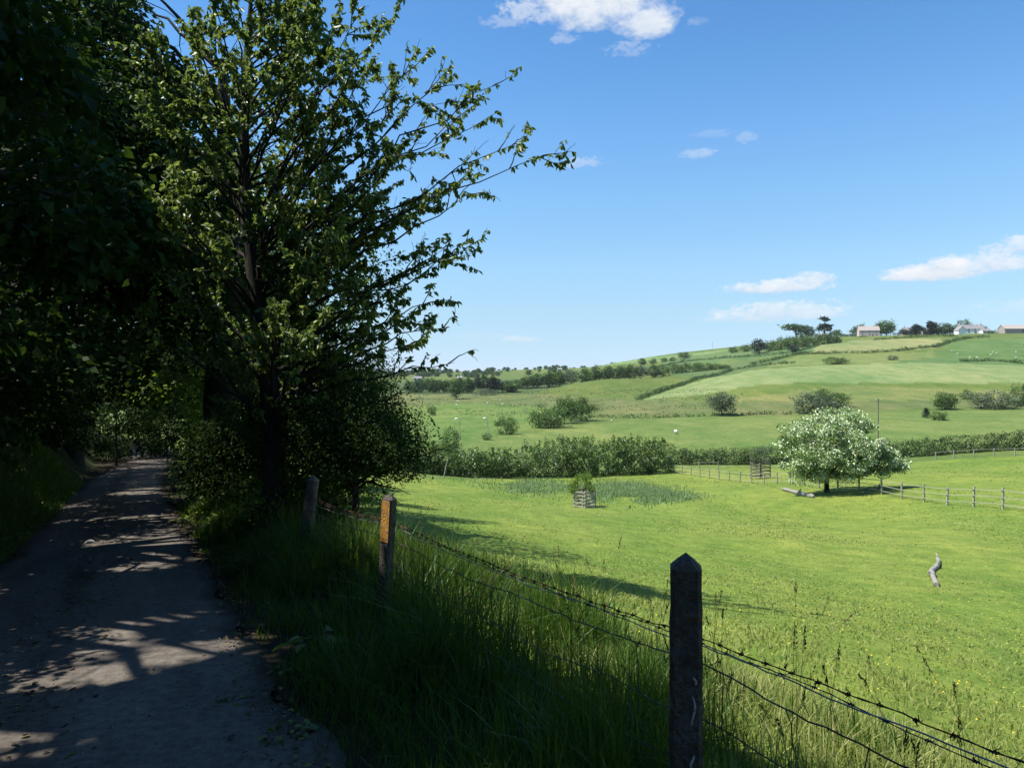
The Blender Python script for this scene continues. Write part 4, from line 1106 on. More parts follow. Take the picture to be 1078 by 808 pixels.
def tree_px(px, base, top, kind, var, mat, name, label, D=None, w=None, **k):
    p, h = by_px(px, base, top, D); h = max(h, 1.0)
    if 820 < px and base < 362: h *= 1.15; w = w * 1.22 if w else w
    wk = {'round': .92, 'wide': 1.35, 'tall': .62, 'bush': 1.4, 'umbrella': 1.05, 'conifer': .55, 'cedar': .7}[kind]
    sx = 1.0 if w is None else w / F0 * p[1] / (wk * h)
    return plant(name, p, h, kind, var, mat, label, sx=sx, **k)

# single trees and bushes of the valley
tree_px(760, 437, 413, 'round', 1, 'leaf_pale', 'willow_tree', 'pale round tree alone by the dark stream line in the valley', w=31, n=2600, leaf=.05)
tree_px(856, 435, 412, 'bush', 1, 'leaf_pale', 'willow_bush', 'grey green willow clump just above the blossoming tree', 'bush' and None, w=50, n=2600, leaf=.05, cat='bush')
tree_px(880, 428, 411, 'bush', 2, 'leaf_mid', 'willow_bush', 'green bush joined to the back of the grey willow clump', w=34, n=2000, leaf=.055, cat='bush')
tree_px(866, 430, 409, 'round', 2, 'leaf_mid', 'valley_tree', 'low dark tree between the grey willow clump and the green bush', w=24, n=2000, leaf=.055)
tree_px(612, 443, 417, 'bush', 3, 'leaf_mid', 'valley_bush', 'right hand half of the big sunlit thicket in the valley', w=40, n=2600, leaf=.05, cat='bush')
tree_px(577, 450, 421, 'bush', 4, 'leaf_mid', 'valley_bush', 'left hand half of the big sunlit thicket in the valley', w=46, n=2600, leaf=.05, cat='bush')
tree_px(594, 446, 419, 'round', 4, 'leaf_mid', 'valley_tree', 'tree rising from the middle of the big sunlit thicket', w=26, n=2000, leaf=.055)
tree_px(533, 457, 437, 'bush', 5, 'leaf_mid', 'valley_bush', 'small dark bush just left of the big sunlit thicket', w=28, n=2000, leaf=.055, cat='bush')
tree_px(455, 437, 426, 'bush', 6, 'leaf_mid', 'field_bush', 'little brownish bush standing alone in the rough marsh field', w=10, n=900, leaf=.08, cat='bush')
tree_px(475, 470, 448, 'bush', 11, 'leaf_mid', 'field_bush', 'bushy growth at the foot of the first lamp post', D=118, w=24, n=1500, cat='bush')
tree_px(513, 463, 455, 'bush', 12, 'leaf_mid', 'field_bush', 'small bush by the foot of the second lamp post', w=12, n=900, leaf=.08, cat='bush')
tree_px(995, 431, 412, 'round', 3, 'leaf_mid', 'valley_tree', 'rounded dark tree left of the pale telegraph pole near the field edge', w=25, n=2200, leaf=.055)
tree_px(1017, 420, 410, 'bush', 7, 'leaf_mid', 'valley_bush', 'small bush on the slope between two dark valley trees', w=14, n=900, leaf=.08, cat='bush')
tree_px(1046, 430, 409, 'bush', 8, 'leaf_pale', 'willow_bush', 'broad grey green bush behind the pale telegraph pole', w=54, n=2600, leaf=.05, cat='bush')
tree_px(1076, 427, 402, 'bush', 9, 'leaf_mid', 'valley_bush', 'dark bush at the far end of the stream line', w=30, n=2400, leaf=.05, cat='bush')
tree_px(988, 442, 431, 'bush', 10, 'leaf_mid', 'valley_bush', 'low spreading bush with a pointed shrub beside it', w=20, n=1300, leaf=.07, cat='bush')
tree_px(975, 440, 429, 'conifer', 1, 'leaf_dark', 'pointed_shrub', 'small pointed dark shrub left of the low spreading bush', w=7, n=900, leaf=.07, cat='bush')
tree_px(879, 383, 375, 'bush', 13, 'leaf_mid', 'field_bush', 'low wide bush on the field edge below the pale yellow strip', w=30, n=1400, cat='bush')
tree_px(836, 372, 363, 'round', 5, 'leaf_dark', 'field_tree', 'small dark bush where the two hill hedges meet', w=9, n=700, leaf=.09)
tree_px(940, 379, 373, 'bush', 14, 'leaf_pale', 'field_bush', 'pale scrub at the corner of the bright green hill field', w=12, n=900, leaf=.08, cat='bush')

# rows of trees: pixel x, base y, top y, kind, width
def row(items, what, name, group, mat, D=None, n=1100, leaf=.075):
    items = sorted(items)
    for i, it in enumerate(items):
        px, base, top, kind, w = it[:5]; mt = it[5] if len(it) > 5 else mat
        d = D(px) if callable(D) else D
        tree_px(px, base, top, kind, 20 + i % 6, mt, name, f'{ORD[i]} tree from the left in {what}', D=d, w=w, group=group, n=n, leaf=leaf)
row([(555, 412, 396, 'round', 20), (566, 410, 393, 'round', 20), (578, 408, 391, 'tall', 14), (589, 406, 389, 'round', 18, 'leaf_mid'), (601, 402, 388, 'wide', 20, 'leaf_pale'), (545, 413, 400, 'bush', 14)],
    'the dark clump climbing the slope behind the thicket', 'slope_tree', 'trees climbing the slope', 'leaf_far', D=lambda p: np.interp(p, [540, 605], [470, 455]))
row([(616, 400, 388, 'round', 16, 'leaf_mid'), (628, 400, 385, 'round', 15), (640, 398, 385, 'round', 16), (652, 398, 384, 'round', 17), (663, 398, 383, 'round', 16), (675, 397, 384, 'wide', 19, 'leaf_pale'), (688, 397, 384, 'round', 15), (699, 396, 383, 'bush', 16, 'leaf_mid')],
    'the line along the crest of the smooth green hump', 'crest_tree', 'trees along the crest of the hump', 'leaf_far', D=lambda p: np.interp(p, [610, 700], [470, 480]))
row([(711, 393, 381, 'bush', 17), (722, 392, 381, 'bush', 17), (733, 391, 381, 'bush', 15), (744, 390, 381, 'bush', 15), (754, 389, 382, 'bush', 13), (764, 388, 383, 'bush', 12)],
    'the bright bushy belt on the hill slope', 'slope_bush', 'bushes of the bright belt', 'leaf_mid', n=900, leaf=.085)
row([(676, 384, 377, 'round', 10), (688, 383, 377, 'bush', 10), (699, 381, 376, 'bush', 9), (708, 380, 375, 'bush', 9), (720, 378, 370, 'wide', 15)],
    'the thin line below the pale top field', 'hill_tree', 'trees of the thin hill line', 'leaf_far', n=600, leaf=.1)
row([(772, 371, 364, 'bush', 12), (784, 370, 362, 'bush', 13), (798, 372, 357, 'round', 17, 'leaf_dark'), (812, 369, 357, 'bush', 18), (823, 368, 354, 'bush', 18), (834, 366, 352, 'bush', 18), (845, 365, 350, 'bush', 18), (857, 363, 350, 'bush', 18), (868, 362, 350, 'bush', 17), (878, 361, 349, 'bush', 14, 'leaf_far')],
    'the wooded belt rising to the ridge', 'belt_tree', 'trees of the wooded ridge belt', 'leaf_mid', n=900, leaf=.085)
RIDGE = []
tree_px(838, 358, 343, 'umbrella', 1, 'leaf_far', 'pine_tree', 'open leaning pine on the ridge above the wooded belt', D=690, w=20, n=700, leaf=.09)
tree_px(849, 358, 345, 'round', 6, 'leaf_far', 'ridge_tree', 'rounded tree right of the leaning ridge pine', D=690, w=15, n=700, leaf=.09)
tree_px(868, 357, 337, 'cedar', 1, 'leaf_dark', 'cedar_tree', 'dark tiered cedar standing highest on the ridge', D=680, w=12, n=900, leaf=.09)
tree_px(881, 357, 348, 'round', 7, 'leaf_far', 'ridge_tree', 'small round tree right of the tiered cedar', D=675, w=9, n=500, leaf=.1)
tree_px(893, 358, 352, 'bush', 15, 'leaf_pale', 'ridge_bush', 'greyish bushes on the ridge beside the pinkish house', D=668, w=20, n=800, cat='bush')
tree_px(904, 356, 343, 'round', 8, 'leaf_far', 'ridge_tree', 'dark tree rising behind the pinkish house', D=690, w=14, n=700, leaf=.09)
tree_px(908, 358.5, 353.5, 'bush', 18, 'leaf_mid', 'ridge_bush', 'green bush growing in front of the pinkish house', D=636, w=9, n=500, leaf=.1, cat='bush')
tree_px(919, 357, 346, 'round', 9, 'leaf_dark', 'ridge_tree', 'dark small tree just right of the pinkish house', D=655, w=8, n=500, leaf=.1)
tree_px(925, 357, 341, 'tall', 2, 'leaf_dark', 'ridge_tree', 'narrow dark tree beside the tall bright ridge tree', D=660, w=7, n=500, leaf=.1)
tree_px(933, 357, 339, 'round', 10, 'leaf_mid', 'ridge_tree', 'tall bright green tree right of the pinkish house', D=655, w=15, n=1000, leaf=.085)
tree_px(951, 355, 347, 'round', 11, 'leaf_dark', 'ridge_tree', 'small dark tree at the left end of the cream house', D=640, w=7, n=500, leaf=.1)
tree_px(965, 355, 343, 'conifer', 2, 'leaf_dark', 'ridge_conifer', 'dark conifer between the cream and the low white house', D=632, w=11, n=700, leaf=.09)
tree_px(981, 354, 340, 'conifer', 3, 'leaf_dark', 'ridge_conifer', 'tallest dark conifer left of the white farmhouse', D=628, w=13, n=700, leaf=.09)
tree_px(988, 354, 344, 'round', 12, 'leaf_far', 'ridge_tree', 'round tree directly right of the tallest dark conifer', D=626, w=11, n=600, leaf=.1)
tree_px(996, 354, 341, 'round', 13, 'leaf_far', 'ridge_tree', 'dark leafy tree left of the white farmhouse gable', D=630, w=10, n=600, leaf=.1)
tree_px(1004, 354, 344, 'round', 14, 'leaf_mid', 'ridge_tree', 'green tree touching the white farmhouse on its left', D=628, w=10, n=600, leaf=.1)
tree_px(1015, 354, 338, 'wide', 3, 'leaf_mid', 'ridge_tree', 'spreading tree rising behind the white farmhouse', D=650, w=14, n=700, leaf=.09)
tree_px(1029, 354, 343, 'wide', 4, 'leaf_far', 'ridge_tree', 'low wide dark tree behind the farmhouse roof', D=650, w=17, n=700, leaf=.09)
tree_px(1045, 355, 348, 'bush', 16, 'leaf_far', 'ridge_bush', 'dark bush between the white farmhouse and the brown barn', D=600, w=11, n=600, cat='bush')
for i, (a, b_, hh, w_) in enumerate([((884, 357), (902, 357), 3.2, 5), ((941, 356.5), (957, 355.5), 2.6, 4), ((984, 355), (1007, 354.5), 4.2, 6), ((1040, 355.5), (1056, 355.5), 2.4, 3)]):
    q = [by_px(a[0], 0, 0, 662 - i * 12)[0], by_px(b_[0], 0, 0, 660 - i * 12)[0]]
    RIDGE.append((q, hh, w_, ('greyish scrub hedge left of the pinkish house', 'low hedge in front of the left end of the cream house', 'thick leafy hedge left of the white farmhouse', 'low hedge between the white farmhouse and the barn')[i]))
# belt across the valley on the left
B = []
g = np.random.default_rng(404)
for i, px in enumerate(np.linspace(432, 540, 18)):
    B.append((px + g.uniform(-2, 2), 413, np.interp(px, [430, 480, 505, 545], [399, 397, 395, 403]) + g.uniform(-1.5, 2.5), g.choice(['round', 'round', 'tall', 'wide', 'bush']), g.uniform(10, 18), g.choice(['leaf_far', 'leaf_far', 'leaf_dark', 'leaf_mid'])))
row(B, 'the tree belt crossing the valley at the left', 'valley_tree', 'tree belt across the valley', 'leaf_far', D=lambda p: 455 + 12 * math.sin(p), n=900, leaf=.09)
tree_px(480, 420, 400, 'round', 15, 'leaf_far', 'field_tree', 'single dark tree with a clear trunk in front of the valley belt', w=15, n=1200, leaf=.08)
tree_px(512, 416, 408, 'bush', 17, 'leaf_pale', 'bare_scrub', 'greyish bare scrub in front of the valley tree belt', w=34, n=1500, leaf=.045, cat='bush')
# far wooded horizon, too distant to tell its trees apart
def horizon_wood():
    g = np.random.default_rng(405); b = MB()
    Vs, F, T, _ = crown_shape('round', 160, 77, .22)
    spots = []
    for i in range(330):
        px = g.uniform(380, 665); D = g.choice([g.uniform(900, 1150), g.uniform(1300, 1900)])
        X = (px - CX) / F0 * D; spots.append((X, D))
    X = np.array([s[0] for s in spots]); Y = np.array([s[1] for s in spots]); Z = H(X, Y)
    for x, y, z in zip(X, Y, Z):
        px = CX + x / y * F0
        if px > 600 and y < 1200 and g.uniform() < .6: continue
        h = g.uniform(2.5, 6) * (1 if px < 600 else .7); a = g.uniform(0, 6)
        b.add(rot_xyz(Vs, 0, 0, a) * np.array([h * 1.5, h * 1.5, h]) + np.array([x, y, z]), F, 0, T)
    o = b.build('distant_woods', M['leaf_far']); tag(o, 'distant woods along the low horizon at the end of the valley', 'woods', kind='stuff')
horizon_wood()

# ------------------------------------------------------------------ hedges
def hedge(pts, h, w, mat, label, seed, dens=60, leaf=.16, ragged=.25, stems=True, name='hedge', group=None, shoots=0.0, clump=.55, fill=1.5):
    """foliage in uneven clumps along a line, dark gaps between them"""
    g = np.random.default_rng(seed); pts = np.array(pts)[:, :2]
    L = np.concatenate([[0], np.cumsum(np.linalg.norm(np.diff(pts, axis=0), axis=1))]); tot = L[-1]
    d = norm(pts[-1] - pts[0]); nx, ny = -d[1], d[0]
    def top(u): return h * (1 + ragged * (1.3 * vnoise(u / h / 1.3, 0 * u, seed) + .8 * vnoise(u / h * 1.9, 0 * u + 3, seed + 1)))
    nc = int(tot * h / (clump * clump) * fill)
    cu = g.uniform(0, tot, nc); ck = g.uniform(.02, 1, nc) ** 1.25; ca = g.uniform(-1, 1, nc); ca = np.sign(ca) * np.abs(ca) ** .45
    csz = clump * g.uniform(.55, 1.25, nc); cz = ck * (top(cu) - clump * .5) + clump * .1; el_ = np.ones(nc)
    if shoots:                                               # upright young growth above the top
        m = int(tot * shoots); u2 = g.uniform(0, tot, m)
        cu = np.r_[cu, u2]; ck = np.r_[ck, np.ones(m)]; ca = np.r_[ca, g.uniform(-.6, .6, m)]; csz = np.r_[csz, clump * g.uniform(.25, .5, m)]
        cz = np.r_[cz, top(u2) * g.uniform(.9, 1.12, m)]; el_ = np.r_[el_, g.uniform(1.6, 3.2, m)]; nc = len(cu)
    ctint = np.clip(.42 + .17 * g.normal(size=nc), 0, .9); flw = g.uniform(size=nc) < (.10 if mat == 'leaf_hedge' else 0)
    per = max(4, int(tot * h * dens / nc)); ci = np.repeat(np.arange(nc), per); n = len(ci)
    R = rand_dirs(n, g) * g.uniform(.45, 1, n)[:, None] * csz[ci][:, None]; R[:, 2] *= el_[ci]
    u = cu[ci]; s = ca[ci] * w / 2 * np.sqrt(np.clip(1 - (ck[ci] - .5) ** 2 * .9, .2, 1))
    x = np.interp(u, L, pts[:, 0]) + nx * s + R[:, 0]; y = np.interp(u, L, pts[:, 1]) + ny * s + R[:, 1]
    z = H(x, y) + np.maximum(cz[ci] + R[:, 2] * .8, .03)
    P = np.stack([x, y, z], 1)
    ax = norm(R + g.normal(size=(n, 3)) * .35 * clump)
    T = np.clip(ctint[ci] + .16 * g.normal(size=n), 0, .915)
    fl = flw[ci] & (g.uniform(size=n) < .5); T[fl] = g.uniform(.93, 1, fl.sum())
    Lf = leaf * g.uniform(.6, 1.3, n)
    V, F, T = leaves(P, ax, norm(R) * .6 + rand_dirs(n, g) + np.array([0, 0, .5]), Lf, Lf * .75, T, False)
    c = np.array([pts[:, 0].mean(), pts[:, 1].mean(), 0]); c[2] = hz(c[0], c[1])
    root = empty(name, c); tag(root, label, 'hedge', group)
    raw_mesh('foliage', V - c, F, T, M[mat], root)
    if stems:
        b = MB()
        for q in np.arange(.3, tot, max(.6, tot / 120)):
            px_, py_ = np.interp(q, L, pts[:, 0]), np.interp(q, L, pts[:, 1]); zz = hz(px_, py_)
            b.tube([(px_, py_, zz - .1), (px_ + g.normal(0, .1), py_ + g.normal(0, .1), zz + h * .4), (px_ + g.normal(0, .3), py_ + g.normal(0, .2), zz + h * .85)], [.03, .02, .008], 4, cap=False)
        sub(b, c); b.build('stems', M['bark_far'], root)
    return root

def ground_line(pix, dmin=60, Ds=None):
    out = []
    for i, (px, py) in enumerate(pix):
        p = hit(px, py, dmin)
        if p is not None: out.append(p)
    return np.array(out)
hp = [np.array([*at(px, 0, D)[:2], 0]) for px, D in ((425, 86), (470, 88), (530, 91), (600, 95), (650, 98), (704, 103))]
hedge(hp, 4.4, 3.4, 'leaf_hedge', 'tall unclipped mixed hedge with pale blossom at the bottom of the field', 601, dens=250, leaf=.22, ragged=.36, shoots=2.2, clump=.6, fill=2.6)
hp = [np.array([*at(px, 0, D)[:2], 0]) for px, D in ((700, 116), (760, 116), (830, 115), (900, 113), (960, 111), (1020, 107), (1078, 103), (1160, 98))]
hedge(hp, 2.75, 2.0, 'leaf_trim', 'long clipped dark hedge behind the blossoming tree', 602, dens=290, leaf=.17, ragged=.08, clump=.45, fill=3.4)
hedge([[*lane_xy(46, -7), 0], [*lane_xy(47, -1), 0], [*lane_xy(49, 3), 0], [*lane_xy(50, 9), 0]], 5.5, 3.0, 'leaf_maple', 'dark hedge closing the view where the lane bends out of sight', 603, dens=120, leaf=.18, ragged=.3, clump=.7, fill=3.0)
LINES = [
 ([(672, 421), (700, 411), (735, 399), (770, 390), (800, 385), (838, 382)], 1.8, 2.2, 'dark hedge line rising between the smooth hump and the pale hill field'),
 ([(620, 439), (680, 440), (740, 438), (800, 436), (835, 436)], .8, 1.8, 'low dark rushy line along the valley stream'),
 ([(690, 387), (720, 381), (760, 377), (800, 375), (835, 371), (862, 364)], 1.9, 2.2, 'thin hedge climbing the hill below the wooded belt'),
 ([(790, 384), (815, 379), (840, 373), (850, 372)], 2.0, 2.2, 'short hedge between the two upper slope fields'),
 ([(838, 373), (870, 372.5), (910, 371.5), (950, 369), (984, 365)], 2.0, 2.4, 'hedge along the lower side of the pale yellow strip'),
 ([(984, 366), (1000, 360), (1020, 356), (1040, 355)], 2.0, 2.6, 'hedge between the yellow strip and the bright green hill field'),
 ([(920, 358), (950, 356), (985, 354), (1008, 354.5)], 1.9, 2.0, 'hedge in front of the cream house on the ridge'),
 ([(1010, 380.5), (1040, 380), (1062, 381), (1078, 383), (1110, 384)], 1.8, 2.2, 'hedge along the bottom of the bright green hill field'),
 ([(525, 406), (545, 403), (566, 399)], 2.4, 3, 'hedge below the small far field left of the slope trees'),
]
for i, (ln_pts, h, w, lab) in enumerate(LINES):
    q = ground_line(ln_pts, 150)
    if len(q) > 1: hedge(q, h, w, 'leaf_far' if i != 1 else 'leaf_trim', lab, 620 + i, dens=22, leaf=.5, ragged=.35, clump=.8, stems=False, name='field_hedge')

for i, (q, h, w, lab) in enumerate(RIDGE):
    hedge(q, h, w, 'leaf_far', lab, 660 + i, dens=22, leaf=.55, ragged=.5, clump=1.0, stems=False, name='field_hedge')
# ------------------------------------------------------------------ the blossoming tree
def blossom():
    p, h = by_px(870.5, 525, 430); g = np.random.default_rng(88)
    D = p[1]; w = 118 / F0 * D
    c0 = np.array([p[0] + .45, p[1], p[2] + h * .56])
    cl = ellipsoid_clumps(c0, (w * .43, w * .43, h * .45), 180, g, .25)
    ex = ellipsoid_clumps((p[0] + 48 / F0 * D, D - .3, p[2] + h * .38), (2.6, 2.0, 1.25), 64, g, .2)
    ex2 = ellipsoid_clumps((p[0] - 24 / F0 * D, D - .5, p[2] + h * .30), (2.0, 1.6, 1.0), 26, g, .2)
    cl = np.vstack([cl, ex, ex2]); cl = cl[cl[:, 2] > p[2] + 1.15]
    def keep(P, gg):
        return P[:, 2] > H(P[:, 0], P[:, 1]) + .85
    t = big_tree(p, h, .23, cl, .15, 'leaf_blossom', 88, 'blossom_tree', 'broad tree covered in white blossom casting shade on the field', None, per=230, spread=.56, limbs=40, keep=keep, full=False, flat=1.0, trunk_top=.55)
    cr = [c for c in t.children if c.name.startswith('crown')][0]
    a = cr.data.attributes['tint']; n = len(a.data) // 4; g2 = np.random.default_rng(5)
    T = np.clip(.36 + .14 * g2.normal(size=n), 0, .62); co = cr.data.vertices; P_ = np.empty(len(co) * 3, np.float32); co.foreach_get('co', P_); P_ = P_.reshape(-1, 3)[::4]
    fl = g2.uniform(size=n) < np.clip(.42 + .7 * vnoise(P_[:, 0] * 1.1 + P_[:, 1], P_[:, 2] * 1.3, 91) + .8 * vnoise(P_[:, 0] * 3, P_[:, 2] * 3, 92), .03, .85)
    T[fl] = g2.uniform(.72, 1, fl.sum()); a.data.foreach_set('value', np.repeat(T, 4).astype(np.float32))
blossom()

def log_on_ground(name, pix, r, label, mat, seed, lift=.7, cat='log', stubs=()):
    P = np.array([hit(px, py) for px, py in pix]); P[:, 2] += r * lift
    t = np.linspace(0, len(P) - 1, len(P) * 4); Q = np.stack([np.interp(t, np.arange(len(P)), P[:, i]) for i in range(3)], 1)
    for i in range(3): Q[1:-1, i] = (Q[:-2, i] + Q[1:-1, i] * 2 + Q[2:, i]) / 4
    g = np.random.default_rng(seed); R = r * (1 + .13 * g.normal(size=len(Q))); R[-1] *= .6; R[0] *= .8
    R = R * (1 + .35 * np.maximum(0, vnoise(np.arange(len(Q)) * .9, np.zeros(len(Q)), seed)))
    c = Q[0].copy(); root = empty(name, c); tag(root, label, cat)
    b = MB(); b.tube(Q - c, R, 10); b.build('trunk', M[mat], root)
    for k, d, l in stubs:
        q = Q[k] - c; e = q + np.array(d, float) * l; s = MB(); s.tube(limb_to(q, e, g, 5), np.linspace(r * .5, r * .2, 5), 6); s.build('branch_stub', M[mat], root)
log_on_ground('dead_log', [(986, 617), (982.5, 609), (980, 602.5), (986, 598), (988.5, 593), (987, 588.5)], .075, 'pale crooked dead branch lying alone on the open field', 'dead_wood', 7, stubs=[(6, (-.7, -.2, .5), .22), (14, (.6, .3, .6), .3), (22, (.1, .5, .5), .35)])
log_on_ground('fallen_log', [(824, 515.5), (833, 518), (842, 520.5), (850, 522.5), (857, 524)], .17, 'grey fallen log lying left of the blossoming trunk', 'dead_wood', 8, stubs=[(9, (.2, -.4, .8), .5)])

# ------------------------------------------------------------------ tree guards with saplings
def guard(px, base, top, label, slabel, seed, mat, wpx, rot):
    p, h = by_px(px, base, top, None if base else None); g = np.random.default_rng(seed); w = wpx / F0 * p[1] / 1.25
    root = empty('tree_guard', p); tag(root, label, 'tree guard', 'slatted tree guards'); root.rotation_euler = (0, 0, rot)
    for x in (-1, 1):
        for y in (-1, 1):
            b = MB(); b.box((x * w / 2, y * w / 2, h * .5 - .1), (.11, .11, h + .2)); b.build('corner_post', M[mat], root)
    for side in range(4):
        a = side * PI / 2
        for k in range(5):
            b = MB(); z = h * (.10 + .20 * k)
            v0 = np.array([[0, w / 2 + .075, 0]]); q = rot_xyz(v0, 0, 0, a)[0]
            b.box((q[0], q[1], z + g.normal(0, .012)), (w + .12, .035, .12), rz=a, tilt=(0, g.normal(0, .01))); b.build('slat', M[mat], root)
    sp_root = empty('sapling', p); tag(sp_root, slabel, 'sapling', 'saplings inside tree guards')
    ht = h * 1.75; b = MB(); b.tube([(0, 0, 0), (.03, .02, ht * .5), (.06, 0, ht)], [.035, .025, .01], 6)
    cl = np.array([(g.normal(0, w * .5), g.normal(0, w * .5), ht * g.uniform(.55, 1.05)) for _ in range(16)])
    for c in cl: b.tube(limb_to((.03, .01, ht * .5), c, g, 5), np.linspace(.014, .004, 5), 4, cap=False)
    b.build('trunk', M['bark_far'], sp_root)
    m = 1500; ci = g.integers(0, 16, m); R = g.normal(size=(m, 3)) * .13
    L = .15 * g.uniform(.6, 1.2, m)
    V, F, T = leaves(cl[ci] + R, norm(R + np.array([0, 0, -.05])), rand_dirs(m, g) + np.array([0, 0, .6]), L, L * .55, np.clip(g.normal(.5, .2, m), 0, 1), False)
    raw_mesh('crown', V, F, T, M['leaf_fresh' if seed % 2 else 'leaf_pale'], sp_root)
guard(615.5, 537, 515, 'square slatted wooden tree guard alone in the rough grass patch', 'young leafy sapling in the tree guard standing in rough grass', 11, 'grey_wood', 19, .75)
guard(800.5, 503.5, 486, 'slatted wooden tree guard just behind the rail fence', 'pale young sapling in the tree guard behind the rail fence', 12, 'dark_wood', 17, .4)

# ------------------------------------------------------------------ post and rail fences
def rail_fence(P, h, label, seed, rails=3, mat='grey_wood', gap=0, netting=True, pw=.10):
    g = np.random.default_rng(seed); c = P[0].copy(); root = empty('rail_fence', c); tag(root, label, 'fence')
    tops = []
    for i, p in enumerate(P):
        hh = h * g.uniform(.95, 1.08); b = MB(); b.box(p - c + np.array([0, 0, hh / 2 - .15]), (pw, pw, hh + .3), rz=g.uniform(0, .3), tilt=(g.normal(0, .02), g.normal(0, .02))); b.build('post', M[mat], root)
    for i in range(len(P) - 1):
        for k in range(rails):
            z = h * (.90 - .33 * k); b = MB()
            a, e = P[i] - c + np.array([0, 0, z + g.normal(0, .015)]), P[i + 1] - c + np.array([0, 0, z + g.normal(0, .015)])
            d = norm(e - a); sd = np.array([-d[1], d[0], 0]) * .016; o = np.array([d[1], -d[0], 0]) * (pw / 2 + .026)
            up = np.array([0, 0, .021])
            V = [a + o - sd - up, a + o + sd - up, a + o + sd + up, a + o - sd + up, e + o - sd - up, e + o + sd - up, e + o + sd + up, e + o - sd + up]
            b.add(V, [(0, 1, 2, 3), (7, 6, 5, 4), (0, 4, 5, 1), (1, 5, 6, 2), (2, 6, 7, 3), (3, 7, 4, 0)]); b.build('rail', M[mat], root)
    return root
def along(pix, Ds, step):
    Q = np.array([[(px - CX) / F0 * D, D] for px, D in zip(pix, Ds)])
    L = np.concatenate([[0], np.cumsum(np.linalg.norm(np.diff(Q, axis=0), axis=1))])
    u = np.linspace(0, L[-1], int(L[-1] / step) + 1); x, y = np.interp(u, L, Q[:, 0]), np.interp(u, L, Q[:, 1])
    return np.stack([x, y, H(x, y)], 1)
rail_fence(along((701, 730, 770, 815, 868, 925, 972, 1050, 1110, 1180), (104, 95, 84, 74, 64, 57, 51, 43, 38, 34), 2.75), 1.22, 'pale post and rail fence running down behind the blossoming tree', 21, mat='pale_wood')
rail_fence(along((985, 1005, 1036, 1060, 1090, 1140), (103, 101, 99, 97, 95, 92), 2.3), 1.15, 'grey single rail fence along the foot of the clipped hedge', 22, rails=1)
rail_fence(along((736, 756), (109, 108), 2.4), 1.1, 'short bit of rail fence beside the dark hedge foot, left of the guard', 23, rails=1)

def pole(px, base, top, label, D=None, r=.11, mat='grey_wood', name='telegraph_pole', cross=True, cat='telegraph pole', lean=0):
    p, h = by_px(px, base, top, D); root = empty(name, p); tag(root, label, cat)
    b = MB(); b.tube([(0, 0, -.3), (lean * .5, 0, h * .5), (lean, 0, h)], [r, r * .9, r * .7], 8); b.build('shaft', M[mat], root)
    if cross:
        b = MB(); b.box((0, -r, h - .45), (1.1, .08, .1)); b.build('crossarm', M[mat], root)
        for x in (-.45, .45):
            b = MB(); b.tube([(x, -r, h - .39), (x, -r, h - .2)], [.04, .03], 6); b.build('insulator', M['lamp'], root)
    return root
pole(924.5, 452, 419, 'brown telegraph pole rising behind the top of the blossoming tree', D=140, r=.13, mat='dark_wood')
pole(845, 434, 415, 'pale telegraph pole in front of the grey willow clump')
pole(1050, 431, 408.5, 'pale telegraph pole in front of the broad grey green bush')
pole(835.5, 421, 401, 'thin pale pole far up the rough slope above the willows', r=.08)
pole(553.5, 443, 423, 'thin pale pole left of the sunlit thicket', r=.09, D=262)
pole(467, 497, 481, 'leaning pale stake against the foot of the tall hedge', D=84, r=.07, name='stake', cross=False, cat='stake', lean=.55)
pole(926, 519.5, 509, 'short dark stake propping the low right bough of the blossoming tree', r=.07, name='stake', cross=False, cat='stake', mat='dark_wood')
def lamp_post(px, base, top, label, D):
    p, h = by_px(px, base, top, D); root = empty('street_lamp', p); tag(root, label, 'street lamp', 'street lamps beyond the hedge')
    b = MB(); b.tube([(0, 0, -.2), (0, 0, 1.2), (0, 0, 1.25), (0, 0, h - .1)], [.10, .10, .075, .055], 8); b.tube([(0, 0, h - .12), (-.15, 0, h), (-.45, 0, h + .02)], [.05, .045, .04], 6); b.build('column', M['steel'], root)
    b = MB(); b.tube([(-.35, 0, h + .03), (-.55, 0, h + .08), (-.95, 0, h + .06), (-1.02, 0, h + .03)], [.10, .20, .18, .06], 8); b.build('lamp_head', M['lamp'], root)
lamp_post(484, 475, 441, 'street lamp with pale head, left one beyond the tall hedge', 150)
lamp_post(513.5, 472, 440.5, 'street lamp with pale head, right one beyond the tall hedge', 156)
# the mast on the skyline
p, h = by_px(750, 366, 359, 770); b = MB(); b.tube([(0, 0, -1), (0, 0, h)], [.16, .1], 6); b.box((0, 0, h * .8), (2.6, .12, .12)); o = b.build('power_pole', M['grey_wood']); o.location = p.tolist(); tag(o, 'tiny pole standing on the bare pale ridge', 'pole')

